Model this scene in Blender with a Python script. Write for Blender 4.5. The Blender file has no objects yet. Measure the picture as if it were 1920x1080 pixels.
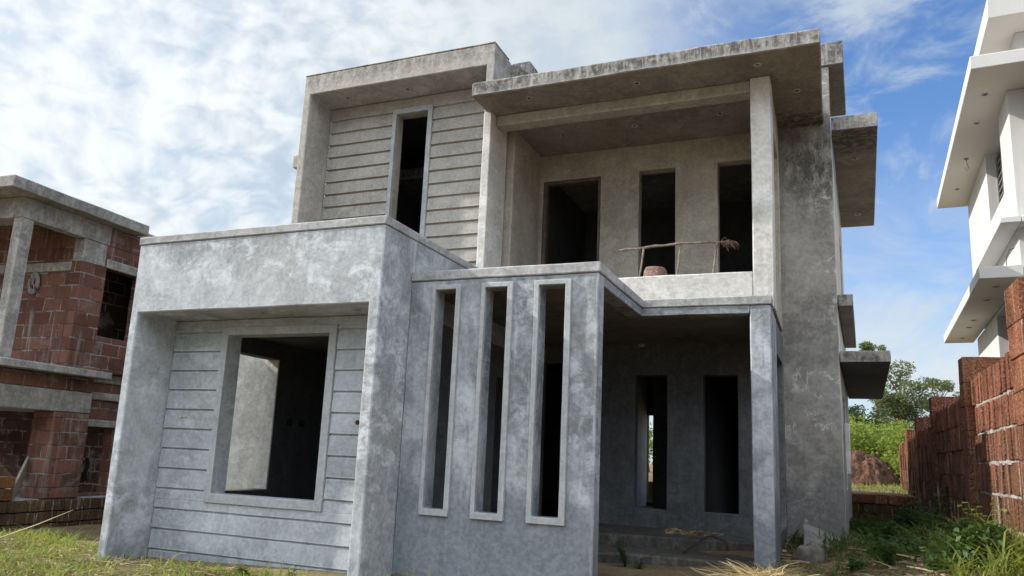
import bpy, bmesh, math, random
from mathutils import Vector, Matrix, noise as mnoise
R_ = random.Random(7)
sc = bpy.context.scene
COL = sc.collection

# ------------------------------------------------------------------ helpers
def tag(o, label=None, cat=None, group=None, kind=None):
    if label: o['label'] = label
    if cat: o['category'] = cat
    if group: o['group'] = group
    if kind: o['kind'] = kind
    return o

def empty(name, loc, rz=0.0):
    o = bpy.data.objects.new(name, None); COL.objects.link(o)
    o.location = loc; o.rotation_euler = (0, 0, rz); o.empty_display_size = .3
    return o

def finish(name, bm, m, parent=None, bevel=0.0, smooth=30, keep_world=True):
    me = bpy.data.meshes.new(name)
    bm.normal_update(); bm.to_mesh(me); bm.free()
    for mm in (m if isinstance(m, (list, tuple)) else [m]): me.materials.append(mm)
    if smooth:
        for p in me.polygons: p.use_smooth = True
        me.set_sharp_from_angle(angle=math.radians(smooth))
    o = bpy.data.objects.new(name, me); COL.objects.link(o)
    if parent is not None:
        o.parent = parent
    if bevel:
        b = o.modifiers.new('edge', 'BEVEL'); b.width = bevel; b.segments = 1
        b.limit_method = 'ANGLE'; b.angle_limit = math.radians(40); b.use_clamp_overlap = True
    return o

def wob(v, amp, seed=0.0):
    p = Vector(v) * 1.7 + Vector((seed, 3.1, 7.7))
    n = mnoise.noise_vector(p) + .5 * mnoise.noise_vector(p * 3.3)
    return Vector(v) + n * amp

def brk(a, b, step, extra=()):
    pts = sorted(set([round(a, 4), round(b, 4)] + [round(e, 4) for e in extra if a < e < b]))
    out = []
    for i in range(len(pts) - 1):
        n = max(1, int(math.ceil((pts[i+1] - pts[i]) / step)))
        for k in range(n): out.append(pts[i] + (pts[i+1] - pts[i]) * k / n)
    out.append(pts[-1]); return out

def solid(bm, x, y, z, holes=(), axis='y', step=.45, amp=.005, fn=None):
    """box x,y,z ranges; holes are rectangles through it along axis ('y': (x0,x1,z0,z1), 'x': (y0,y1,z0,z1), 'z': (x0,x1,y0,y1))"""
    rng = {'x': x, 'y': y, 'z': z}
    a, b = {'y': ('x', 'z'), 'x': ('y', 'z'), 'z': ('x', 'y')}[axis]
    A = brk(*rng[a], step, [h[0] for h in holes] + [h[1] for h in holes])
    B = brk(*rng[b], step, [h[2] for h in holes] + [h[3] for h in holes])
    Cc = brk(*rng[axis], step if rng[axis][1] - rng[axis][0] > step * 1.5 else 99)
    def inh(i, j):
        if i < 0 or j < 0 or i >= len(A) - 1 or j >= len(B) - 1: return True
        ca, cb = (A[i] + A[i+1]) / 2, (B[j] + B[j+1]) / 2
        return any(h[0] < ca < h[1] and h[2] < cb < h[3] for h in holes)
    cache = {}
    def V(i, j, k):
        key = (i, j, k)
        if key not in cache:
            d = {a: A[i], b: B[j], axis: Cc[k]}
            p = (d['x'], d['y'], d['z'])
            if fn: p = fn(*p)
            cache[key] = bm.verts.new(wob(p, amp) if amp else p)
        return cache[key]
    nk = len(Cc) - 1
    def face(vs):
        try: bm.faces.new(vs)
        except ValueError: pass
    flip = axis == 'y'
    def F(*vs): face(vs[::-1] if flip else vs)
    for i in range(len(A) - 1):
        for j in range(len(B) - 1):
            if inh(i, j): continue
            F(V(i,j,nk), V(i+1,j,nk), V(i+1,j+1,nk), V(i,j+1,nk))
            F(V(i,j,0), V(i,j+1,0), V(i+1,j+1,0), V(i+1,j,0))
            for k in range(nk):
                if inh(i-1, j): F(V(i,j,k), V(i,j,k+1), V(i,j+1,k+1), V(i,j+1,k))
                if inh(i+1, j): F(V(i+1,j,k), V(i+1,j+1,k), V(i+1,j+1,k+1), V(i+1,j,k+1))
                if inh(i, j-1): F(V(i,j,k), V(i+1,j,k), V(i+1,j,k+1), V(i,j,k+1))
                if inh(i, j+1): F(V(i,j+1,k), V(i,j+1,k+1), V(i+1,j+1,k+1), V(i+1,j+1,k))
    return bm

def block(name, m, parent, x, y, z, holes=(), axis='y', bevel=.009, step=.4, amp=.005, fn=None):
    bm = bmesh.new(); solid(bm, x, y, z, holes, axis, step, amp, fn)
    return finish(name, bm, m, parent, bevel)

def frame_y(name, m, parent, outer, inner, y):
    return block(name, m, parent, (outer[0], outer[1]), y, (outer[2], outer[3]), [inner], 'y', bevel=.005, amp=.002)

def tube(bm, pts, r, n=7, cap=True):
    pts = [Vector(p) for p in pts]; rings = []
    rs = r if isinstance(r, (list, tuple)) else [r] * len(pts)
    for i, p in enumerate(pts):
        d = (pts[min(i+1, len(pts)-1)] - pts[max(i-1, 0)]).normalized()
        u = d.orthogonal().normalized(); 
        ref = Vector((.3, .2, 1)) if abs(d.z) < .9 else Vector((1, .2, 0))
        u = d.cross(ref).normalized(); w = d.cross(u)
        rings.append([bm.verts.new(p + (u * math.cos(2*math.pi*k/n) + w * math.sin(2*math.pi*k/n)) * rs[i]) for k in range(n)])
    for a, b in zip(rings, rings[1:]):
        for k in range(n): bm.faces.new((a[k], a[(k+1) % n], b[(k+1) % n], b[k]))
    if cap:
        bm.faces.new(rings[0][::-1]); bm.faces.new(rings[-1])
    return bm

def mesh_from(name, verts, faces, m, parent=None, mats=None, smooth=False):
    me = bpy.data.meshes.new(name); me.from_pydata(verts, [], faces)
    for mm in (m if isinstance(m, (list, tuple)) else [m]): me.materials.append(mm)
    if mats: me.polygons.foreach_set('material_index', mats)
    if smooth: me.polygons.foreach_set('use_smooth', [True] * len(faces))
    me.update()
    o = bpy.data.objects.new(name, me); COL.objects.link(o); o.parent = parent
    return o

# ------------------------------------------------------------------ node materials
class N:
    def __init__(s, name):
        s.m = bpy.data.materials.new(name); s.m.use_nodes = True
        s.t = s.m.node_tree; s.b = s.t.nodes['Principled BSDF']
        g = s.t.nodes.new('ShaderNodeNewGeometry'); s.pos = g.outputs['Position']; s.nor = g.outputs['Normal']
    def node(s, typ, **kw):
        n = s.t.nodes.new(typ)
        for k, v in kw.items(): setattr(n, k, v)
        return n
    def link(s, a, b): s.t.links.new(a, b)
    def put(s, sock, v):
        if hasattr(v, 'is_linked') or isinstance(v, bpy.types.NodeSocket): s.link(v, sock)
        else: sock.default_value = v
    def scale(s, vec, sx, sy, sz, off=(0, 0, 0)):
        n = s.node('ShaderNodeMapping'); s.link(vec, n.inputs['Vector'])
        n.inputs['Scale'].default_value = (sx, sy, sz); n.inputs['Location'].default_value = off
        return n.outputs['Vector']
    def noise(s, vec, scale, detail=5, rough=.55, dist=0.0):
        n = s.node('ShaderNodeTexNoise'); s.link(vec, n.inputs['Vector'])
        n.inputs['Scale'].default_value = scale; n.inputs['Detail'].default_value = detail
        n.inputs['Roughness'].default_value = rough; n.inputs['Distortion'].default_value = dist
        return n.outputs['Fac']
    def ramp(s, v, a, b, lo=0.0, hi=1.0):
        n = s.node('ShaderNodeMapRange'); n.interpolation_type = 'SMOOTHSTEP'; s.put(n.inputs['Value'], v)
        n.inputs['From Min'].default_value = a; n.inputs['From Max'].default_value = b
        n.inputs['To Min'].default_value = lo; n.inputs['To Max'].default_value = hi
        return n.outputs['Result']
    def math(s, op, a, b=0.0):
        n = s.node('ShaderNodeMath', operation=op); s.put(n.inputs[0], a); s.put(n.inputs[1], b); return n.outputs[0]
    def mix(s, f, a, b, mode='MIX'):
        n = s.node('ShaderNodeMix', data_type='RGBA', blend_type=mode)
        s.put(n.inputs[0], f)
        for sock, v in ((n.inputs[6], a), (n.inputs[7], b)):
            if isinstance(v, tuple): sock.default_value = (*v, 1) if len(v) == 3 else v
            else: s.link(v, sock)
        return n.outputs[2]
    def sep(s, v):
        n = s.node('ShaderNodeSeparateXYZ'); s.link(v, n.inputs[0]); return n.outputs
    def comb(s, x, y, z):
        n = s.node('ShaderNodeCombineXYZ'); s.put(n.inputs[0], x); s.put(n.inputs[1], y); s.put(n.inputs[2], z); return n.outputs[0]
    def bump(s, h, dist, strength=1.0, prev=None):
        n = s.node('ShaderNodeBump'); s.put(n.inputs['Height'], h)
        n.inputs['Distance'].default_value = dist; n.inputs['Strength'].default_value = strength
        if prev is not None: s.link(prev, n.inputs['Normal'])
        return n.outputs['Normal']
    def done(s, color, rough=.9, normal=None, spec=.25):
        s.put(s.b.inputs['Base Color'], (*color, 1) if isinstance(color, tuple) else color)
        s.put(s.b.inputs['Roughness'], rough)
        s.b.inputs['Specular IOR Level'].default_value = spec
        if normal is not None: s.link(normal, s.b.inputs['Normal'])
        return s.m

def concrete(name, base, seed=0, blot=.5, swirl=.3, streak=.3, tint=(.30, .27, .22), tintf=.2, mould=0.0, mz=None, courses=0.0, curls=0.0, damp=None, edge=.45, drip=None, spot=None, crack=.35):
    n = N(name); P = n.scale(n.pos, 1, 1, 1, (seed, seed * .7, seed * .3))
    dark = tuple(c * .40 for c in base); light = tuple(min(.78, c * 1.55) for c in base)
    big = n.noise(P, .6, 4, .55, .6); med = n.noise(n.scale(P, 1.15, 1.15, .8), 1.9, 11, .72, .6); fine = n.noise(P, 22, 5, .6)
    grit = n.noise(P, 120, 3, .6)
    c = n.mix(n.ramp(med, .34, .66), tuple(b * (1 - .42 * blot) for b in base), tuple(b * (1 + .28 * blot) for b in base))
    c = n.mix(n.math('MULTIPLY', n.ramp(big, .46, .62, 0, .9 * blot), n.ramp(n.noise(P, 5, 7, .7, .8), .36, .58)), c, dark)
    c = n.mix(n.ramp(n.noise(P, .8, 4, .5), .5, .72, 0, tintf * 1.6), c, tint)
    # trowel swirls: pale lime brought up by the float
    sw = n.noise(n.scale(P, 1, 1, 1.5), 2.3, 11, .76, .35); sw2 = n.noise(n.scale(P, 1.0, 1.0, 2.2, (8, 2, 5)), 5.5, 9, .76, .5)
    c = n.mix(n.math('MULTIPLY', n.ramp(sw, .50, .60, 0, min(1, swirl * 1.1)), n.ramp(n.noise(P, .8, 4, .55, 1.0), .38, .58)), c, light)
    c = n.mix(n.math('MULTIPLY', n.ramp(sw2, .56, .66, 0, min(1, swirl * .8)), n.ramp(n.noise(n.scale(P, 1, 1, 1, (1, 7, 3)), 1.1, 4, .55, 1.0), .42, .6)), c, light)
    c = n.mix(n.math('MULTIPLY', n.ramp(sw2, .46, .34, 0, min(1, swirl * .6)), n.ramp(big, .42, .6)), c, dark)
    # vertical run marks
    st = n.noise(n.scale(P, 9, 9, .55), 1.0, 7, .66)
    c = n.mix(n.math('MULTIPLY', n.ramp(st, .53, .68, 0, streak), n.ramp(n.noise(P, 1.2, 4), .4, .6)), c, dark)
    st2 = n.noise(n.scale(P, 16, 16, .5, (3, 5, 1)), 1.0, 6, .65)
    c = n.mix(n.ramp(st2, .58, .7, 0, streak * .7), c, light)
    if courses:   # block courses ghosting through the plaster
        z = n.sep(n.pos)[2]
        w = n.math('PINGPONG', n.math('ADD', z, n.math('MULTIPLY', med, .05)), .2)
        c = n.mix(n.math('MULTIPLY', n.ramp(w, .0, .035, courses, 0), n.ramp(n.noise(P, 1.6, 2), .4, .6)), c, light)
    if curls:     # salt bloom outlines
        e = n.noise(P, 1.3, 9, .68, 1.2)
        ln = n.math('ABSOLUTE', n.math('SUBTRACT', e, .5))
        c = n.mix(n.math('MULTIPLY', n.ramp(ln, .004, .030, curls, 0), n.math('MULTIPLY', n.ramp(n.noise(P, 8, 6, .7), .42, .56), n.ramp(n.noise(n.scale(P, 1, 1, 1, (4, 2, 8)), .9, 2), .49, .58))), c, tuple(min(.8, b * 2.0) for b in base))
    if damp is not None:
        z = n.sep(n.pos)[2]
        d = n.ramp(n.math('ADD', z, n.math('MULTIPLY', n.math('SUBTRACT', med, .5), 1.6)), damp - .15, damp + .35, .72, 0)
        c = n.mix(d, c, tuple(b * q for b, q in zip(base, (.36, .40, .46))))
    if drip:      # dirt washed down from the edge above
        z = n.sep(n.pos)[2]; dn = n.noise(n.scale(P, 8, 8, .35, (2, 6, 0)), 1.0, 7, .7)
        f = n.math('MULTIPLY', n.ramp(n.math('ADD', z, n.math('MULTIPLY', n.math('SUBTRACT', dn, .5), drip[1] * 1.8)), drip[0] - drip[1], drip[0]), n.ramp(dn, .40, .60, .25, 1))
        c = n.mix(n.math('MULTIPLY', f, drip[2]), c, tuple(b * .32 for b in base))
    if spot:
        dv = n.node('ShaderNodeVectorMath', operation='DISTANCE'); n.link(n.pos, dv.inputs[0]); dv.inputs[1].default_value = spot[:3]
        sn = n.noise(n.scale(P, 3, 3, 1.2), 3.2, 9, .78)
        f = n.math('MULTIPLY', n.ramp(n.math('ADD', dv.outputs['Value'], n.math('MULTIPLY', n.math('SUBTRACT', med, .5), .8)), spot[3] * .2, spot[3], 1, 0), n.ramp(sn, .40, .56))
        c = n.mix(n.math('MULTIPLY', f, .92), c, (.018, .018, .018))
    if crack:     # hairline crazing, only here and there
        vc = n.node('ShaderNodeTexVoronoi', feature='DISTANCE_TO_EDGE'); vc.inputs['Scale'].default_value = 1.1
        wv = n.node('ShaderNodeVectorMath', operation='ADD'); n.link(P, wv.inputs[0]); n.link(n.comb(n.math('MULTIPLY', med, .5), 0, n.math('MULTIPLY', n.noise(P, 4, 5), .4)), wv.inputs[1]); n.link(wv.outputs[0], vc.inputs['Vector'])
        c = n.mix(n.math('MULTIPLY', n.ramp(vc.outputs['Distance'], .002, .009, crack, 0), n.ramp(n.noise(n.scale(P, 1, 1, 1, (6, 6, 1)), .7, 3), .5, .58)), c, dark)
    if mould:
        ms = n.noise(n.scale(P, 7, 7, 1.1), 1.3, 8, .7, .6); ms2 = n.noise(P, 9, 6, .7)
        f = n.math('MULTIPLY', n.ramp(ms, .38, .54), n.ramp(ms2, .34, .56))
        if mz is not None:
            z = n.sep(n.pos)[2]
            f = n.math('MULTIPLY', f, n.ramp(n.math('ADD', z, n.math('MULTIPLY', n.math('SUBTRACT', med, .5), .25)), mz[0], mz[1]))
        c = n.mix(n.math('MULTIPLY', f, mould), c, (.022, .022, .024))
        lf = n.math('MULTIPLY', n.ramp(n.noise(n.scale(P, 5, 5, 1.5, (9, 1, 2)), 2.0, 7, .7), .55, .66), n.ramp(ms, .40, .5))
        c = n.mix(n.math('MULTIPLY', lf, .55 * mould), c, tuple(min(.7, b * 1.7) for b in base))
    c = n.mix(n.ramp(fine, .34, .66), n.mix(.20, c, dark), n.mix(.14, c, light))
    v = n.node('ShaderNodeTexVoronoi'); n.link(P, v.inputs['Vector']); v.inputs['Scale'].default_value = 11
    pit = n.math('MULTIPLY', n.ramp(v.outputs['Distance'], .05, .1, 1, 0), n.ramp(n.noise(P, 3, 2), .5, .56))
    c = n.mix(n.math('MULTIPLY', pit, .6), c, dark)
    if edge:      # arrises rubbed pale by the float
        bv = n.node('ShaderNodeBevel'); bv.samples = 4; bv.inputs['Radius'].default_value = .035
        dt = n.node('ShaderNodeVectorMath', operation='DOT_PRODUCT'); n.link(bv.outputs[0], dt.inputs[0]); n.link(n.nor, dt.inputs[1])
        c = n.mix(n.math('MULTIPLY', n.ramp(dt.outputs['Value'], .995, .9, 0, edge), n.ramp(n.noise(P, 4, 5), .38, .6)), c, light)
    h = n.math('ADD', n.math('MULTIPLY', med, .5), n.math('ADD', n.math('MULTIPLY', fine, .25), n.math('MULTIPLY', pit, -.25)))
    nn = n.bump(h, .025, .6); nn = n.bump(grit, .004, .5, nn)
    return n.done(c, n.ramp(med, .3, .7, .78, .95), nn)

def laterite(name, base=(.27, .10, .06), scale=1.0, pit=1.0, speck=.5, moss=0.0):
    n = N(name); P = n.pos
    med = n.noise(P, 3.0 * scale, 6, .6); fine = n.noise(P, 30 * scale, 6, .7)
    v = n.node('ShaderNodeTexVoronoi'); n.link(n.scale(P, 1, 1, .8), v.inputs['Vector']); v.inputs['Scale'].default_value = 42 * scale
    c = n.mix(n.ramp(med, .3, .7), tuple(b * .55 for b in base), tuple(b * 1.3 for b in base))
    blk = n.node('ShaderNodeNewGeometry').outputs['Random Per Island']
    c = n.mix(n.ramp(blk, 0, 1, 0, .45), c, tuple(b * .4 for b in base))
    c = n.mix(n.ramp(n.noise(n.scale(P, 1, 1, 1, (5, 2, 1)), 1.3, 4), .5, .7, 0, .5), c, (.33, .16, .07))
    c = n.mix(n.ramp(fine, .50, .66, 0, .7 * pit), c, (.035, .02, .018))
    c = n.mix(n.math('MULTIPLY', n.ramp(n.noise(n.scale(P, 1, 1, 1, (1, 9, 4)), 36 * scale, 3, .6), .6, .68), speck), c, (.52, .40, .30))
    st = n.noise(n.scale(P, 14, 14, .7), 1.0, 5, .6)
    c = n.mix(n.ramp(st, .56, .7, 0, .55), c, (.05, .035, .03))
    c = n.mix(n.math('MULTIPLY', n.ramp(n.noise(n.scale(P, 20, 20, .6, (2, 1, 1)), 1.0, 5, .6), .58, .7), .5), c, (.42, .36, .30))
    if moss:
        z = n.sep(P)[2]
        lowz = n.ramp(n.math('ADD', z, n.math('MULTIPLY', med, .8)), 1.5, 2.6, 1, 0)
        c = n.mix(n.math('MULTIPLY', lowz, .5), c, (.07, .045, .032))
        run = n.noise(n.scale(P, 11, 11, .45, (4, 4, 0)), 1.6, 5, .65)
        c = n.mix(n.math('MULTIPLY', n.ramp(run, .57, .64, 0, .85), n.math('MULTIPLY', n.ramp(lowz, 0, 1, .25, 1), n.ramp(fine, .35, .55))), c, (.42, .37, .29))
        f = n.math('MULTIPLY', n.ramp(n.math('ADD', z, n.math('MULTIPLY', med, 1.2)), .7, 1.9, moss, 0), n.ramp(fine, .35, .6))
        c = n.mix(f, c, (.085, .10, .02))
    h = n.math('ADD', n.math('MULTIPLY', v.outputs['Distance'], .6), fine)
    return n.done(c, .95, n.bump(h, .03, .9 * pit), spec=.1)

def brickwork(name, base=(.15, .07, .05), bw=.42, bh=.245, drips=.75):
    n = N(name); P = n.pos; x, y, z = n.sep(P)
    nx = n.math('ABSOLUTE', n.sep(n.nor)[0])
    mx = n.node('ShaderNodeMix', data_type='FLOAT'); n.link(n.math('GREATER_THAN', nx, .6), mx.inputs[0]); n.link(x, mx.inputs[2]); n.link(y, mx.inputs[3])
    wobx = n.math('MULTIPLY', n.math('SUBTRACT', n.noise(P, 3.5, 6, .65), .5), .11)
    uv = n.comb(n.math('ADD', mx.outputs[0], wobx), n.math('ADD', z, n.math('MULTIPLY', wobx, .6)), 0)
    b = n.node('ShaderNodeTexBrick'); n.link(uv, b.inputs['Vector']); b.inputs['Scale'].default_value = 1
    b.inputs['Brick Width'].default_value = bw; b.inputs['Row Height'].default_value = bh
    b.inputs['Mortar Size'].default_value = .018; b.inputs['Mortar Smooth'].default_value = .6; b.inputs['Bias'].default_value = 0
    b.inputs['Color1'].default_value = (*[q * .6 for q in base], 1); b.inputs['Color2'].default_value = (*[q * 1.35 for q in base], 1)
    b.inputs['Mortar'].default_value = (.26, .25, .235, 1)
    med = n.noise(P, 5, 6, .65); fine = n.noise(P, 40, 4, .7)
    c = n.mix(n.math('MULTIPLY', b.outputs['Fac'], n.ramp(n.noise(P, 2.1, 5, .65), .42, .56)), b.outputs['Color'], tuple(q * .7 for q in base))
    c = n.mix(n.ramp(fine, .5, .68, 0, .6), c, (.05, .025, .02))
    c = n.mix(n.ramp(med, .45, .75, 0, .6), c, (.13, .075, .055))
    st = n.noise(n.scale(P, 13, 13, .6), 1.0, 6, .65)
    c = n.mix(n.math('MULTIPLY', n.ramp(st, .50, .68, 0, drips), n.ramp(n.noise(P, 1.1, 4), .42, .62)), c, (.25, .24, .23))
    c = n.mix(n.ramp(n.noise(n.scale(P, 1, 1, 1.3, (7, 7, 2)), 1.4, 7, .7), .54, .66, 0, .7), c, (.20, .185, .17))
    c = n.mix(n.ramp(n.noise(n.scale(P, 6, 6, .8, (3, 3, 3)), 1, 4), .55, .75, 0, .5), c, (.05, .04, .036))
    h = n.math('ADD', n.math('MULTIPLY', b.outputs['Fac'], -.35), n.math('ADD', n.math('MULTIPLY', med, .4), n.math('MULTIPLY', fine, .2)))
    return n.done(c, .95, n.bump(h, .03, .9), spec=.1)

def plain(name, c, rough=.8, var=.25, scale=6, spec=.2):
    n = N(name); f = n.noise(n.pos, scale, 6, .6); g = n.noise(n.pos, scale * 9, 4, .6)
    cc = n.mix(n.ramp(f, .3, .7), tuple(q * (1 - var) for q in c), tuple(min(.95, q * (1 + var)) for q in c))
    cc = n.mix(n.ramp(g, .35, .7, 0, var), cc, tuple(q * .6 for q in c))
    return n.done(cc, rough, n.bump(g, .004, .5), spec)

def leafmat(name, c1, c2, trans=.35):
    n = N(name)
    r = n.node('ShaderNodeNewGeometry').outputs['Random Per Island']
    c = n.mix(r, c1, c2)
    c = n.mix(n.ramp(n.noise(n.pos, .9, 3), .4, .65, 0, .5), c, tuple(q * .55 for q in c1))
    n.put(n.b.inputs['Base Color'], c); n.b.inputs['Roughness'].default_value = .55; n.b.inputs['Specular IOR Level'].default_value = .3
    tr = n.node('ShaderNodeBsdfTranslucent'); n.link(n.mix(.5, c, tuple(min(1, q * 1.6) for q in c2)), tr.inputs[0])
    mx = n.node('ShaderNodeMixShader'); mx.inputs[0].default_value = trans
    out = n.t.nodes['Material Output']
    n.link(n.b.outputs[0], mx.inputs[1]); n.link(tr.outputs[0], mx.inputs[2]); n.link(mx.outputs[0], out.inputs['Surface'])
    return n.m

COOL = (.37, .395, .42); WARM = (.37, .345, .292)
M = {
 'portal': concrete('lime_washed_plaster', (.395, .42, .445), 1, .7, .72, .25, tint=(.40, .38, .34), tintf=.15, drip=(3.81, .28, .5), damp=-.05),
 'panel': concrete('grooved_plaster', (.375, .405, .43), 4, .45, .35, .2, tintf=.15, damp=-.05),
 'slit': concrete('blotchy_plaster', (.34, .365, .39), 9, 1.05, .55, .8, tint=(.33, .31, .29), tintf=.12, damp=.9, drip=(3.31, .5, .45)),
 'frame': concrete('smooth_plaster', (.355, .375, .39), 13, .3, .25, .25, tintf=.15),
 'warm': concrete('weathered_plaster', WARM, 17, .45, .35, .3, tint=(.33, .28, .21), tintf=.3),
 'bright': concrete('pale_plaster', (.56, .55, .515), 19, .4, .6, .2, tint=(.42, .39, .32), tintf=.2),
 'upperb': concrete('upper_boards', (.345, .335, .31), 25, .4, .3, .25, tint=(.33, .3, .25), tintf=.15),
 'upper': concrete('upper_plaster', (.365, .352, .325), 23, .45, .35, .3, tint=(.33, .3, .25), tintf=.2, mould=.5, mz=(7.45, 7.7)),
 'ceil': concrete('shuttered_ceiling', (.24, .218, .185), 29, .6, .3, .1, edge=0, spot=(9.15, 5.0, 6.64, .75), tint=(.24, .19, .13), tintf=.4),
 'roof': concrete('mouldy_fascia', (.37, .36, .34), 31, .6, .6, .8, tint=(.33, .28, .22), tintf=.2, mould=.9, mz=(6.60, 6.74), drip=(6.88, .26, .55)),
 'shade': concrete('sunshade_concrete', (.32, .315, .30), 37, .7, .5, .5, tintf=.25, mould=.85),
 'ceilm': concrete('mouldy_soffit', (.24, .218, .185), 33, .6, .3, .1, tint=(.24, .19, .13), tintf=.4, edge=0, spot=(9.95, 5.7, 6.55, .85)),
 'right': concrete('rough_render', (.30, .29, .27), 41, .7, .3, .4, tint=(.26, .235, .19), tintf=.25, courses=.12, curls=1.0, edge=.2, drip=(6.7, 1.2, .4), spot=(9.38, 5.18, 5.95, .95), damp=1.05),
 'cap': concrete('coping_plaster', (.375, .38, .385), 47, .6, .5, .25, tintf=.15, mould=.25),
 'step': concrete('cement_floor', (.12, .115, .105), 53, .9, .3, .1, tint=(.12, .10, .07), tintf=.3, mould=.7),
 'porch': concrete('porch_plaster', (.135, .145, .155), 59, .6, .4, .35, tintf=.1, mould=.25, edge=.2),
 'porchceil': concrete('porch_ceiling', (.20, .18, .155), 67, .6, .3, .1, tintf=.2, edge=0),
 'raw': concrete('raw_interior', (.11, .113, .12), 71, .6, .3, .2, tint=(.08, .07, .06), edge=0),  # dark grey puts the room shade into the surface colour
 'beam': concrete('old_cement', (.32, .31, .29), 61, .7, .6, .7, tint=(.26, .22, .18), tintf=.3, mould=.35),
 'wood': plain('door_timber', (.12, .095, .078), .7, .3, 8),
 'bamboo': plain('bamboo_pole', (.20, .17, .135), .7, .4, 14),
 'fibre': plain('coir_fibre', (.20, .14, .10), .9, .4, 20),
 'offwhite': plain('cream_soffit_paint', (.56, .54, .505), .7, .05, .7),
 'black': plain('black_grille', (.02, .02, .022), .4, .2, 5),
 'darkhole': plain('dark_socket', (.03, .028, .026), .8, .3, 20),
 'socket': plain('socket_rim', (.42, .40, .37), .7, .3, 20),
 'later': laterite('laterite_wall', (.235, .09, .055), 1.0, 1.0, .55, moss=.85),
 'laterdark': laterite('laterite_old', (.15, .065, .042), 1.0, 1.0, .3, moss=.8),
 'plinth': laterite('laterite_plinth', (.12, .06, .042), 1.0, 1.0, .25, moss=.2),
 'laterblk': laterite('laterite_block', (.30, .20, .17), 1.0, .8, .6),
 'laterblk2': laterite('laterite_course', (.27, .12, .075), 1.0, .9, .3),
 'laterbr': laterite('laterite_brown', (.23, .11, .05), 1.0, .8, .35),
 'mortar': plain('lime_mortar', (.30, .28, .26), .95, .6, 12),
 'brick': brickwork('laterite_masonry'),
 'brickdk': brickwork('laterite_inner', (.06, .032, .026), drips=.2),  # darker copy of the masonry, room shade put into the colour
 'plank': plain('raw_plank', (.30, .26, .22), .8, .3, 9),
 'sheet': plain('fibre_sheet', (.25, .242, .228), .8, .2, 3),
 'stone': plain('rubble', (.15, .14, .13), .9, .4, 9),
 'cloth': plain('black_cloth', (.012, .012, .014), .9, .2, 9),
 'cable': plain('grey_cable', (.26, .25, .25), .6, .2, 9),
 'wire': plain('rusty_wire', (.05, .035, .028), .8, .3, 9),
 'straw': leafmat('dry_straw', (.34, .26, .13), (.58, .47, .27), .2),
 'litter': leafmat('dry_litter', (.20, .14, .08), (.42, .34, .22), .1),
 'grass': leafmat('grass_blades', (.10, .17, .02), (.34, .36, .085), .4),
 'weedg': leafmat('shade_grass', (.05, .10, .022), (.13, .18, .04), .4),
 'weed': leafmat('weed_leaves', (.03, .075, .018), (.08, .14, .03), .35),
 'leaf': leafmat('tree_leaves', (.085, .12, .045), (.21, .24, .11), .5),
 'leafd': leafmat('dark_leaves', (.028, .065, .02), (.075, .12, .035), .35),
 'leafy': leafmat('bush_leaves', (.10, .17, .028), (.30, .36, .065), .45),
 'bark': plain('bark', (.13, .10, .075), .9, .35, 10),
 'mound': plain('red_soil', (.17, .095, .07), .95, .45, 3),
}
n = N('white_wall_paint'); P = n.pos
c = n.mix(n.ramp(n.noise(P, .7, 5, .6), .35, .65), (.50, .50, .49), (.55, .55, .55))
c = n.mix(n.math('MULTIPLY', n.ramp(n.noise(n.scale(P, 7, 7, .35), 1.0, 6, .65), .54, .72, 0, .45), n.ramp(n.noise(P, .6, 3), .42, .6)), c, (.33, .325, .31))
c = n.mix(n.ramp(n.noise(P, 9, 6, .7), .55, .75, 0, .18), c, (.36, .355, .34))
M['white'] = n.done(c, .75, n.bump(n.noise(P, 30, 4, .6), .003, .5), .2)
n = N('red_soil_heap'); P = n.pos
c = n.mix(n.ramp(n.noise(n.scale(P, 1.6, 1.6, .8), 5, 8, .7), .35, .62), (.05, .032, .026), (.19, .105, .075))
M['mound'] = n.done(c, .95, n.bump(n.noise(n.scale(P, 1.6, 1.6, .8), 6, 8, .7), .12, 1.0), .1)
n = N('soil_and_litter'); P = n.pos
c = n.mix(n.ramp(n.noise(P, 1.4, 6, .6), .35, .65), (.15, .105, .065), (.25, .19, .12))
c = n.mix(n.ramp(n.noise(P, 2.3, 5, .6, .5), .52, .62, 0, .7), c, (.09, .11, .03))
c = n.mix(n.ramp(n.noise(P, 35, 4, .7), .5, .65, 0, .7), c, (.36, .29, .19))
c = n.mix(n.ramp(n.noise(P, 60, 3, .7), .55, .7, 0, .6), c, (.04, .03, .02))
M['ground'] = n.done(c, .95, n.bump(n.noise(P, 26, 6, .7), .05, .8), .1)

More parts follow.
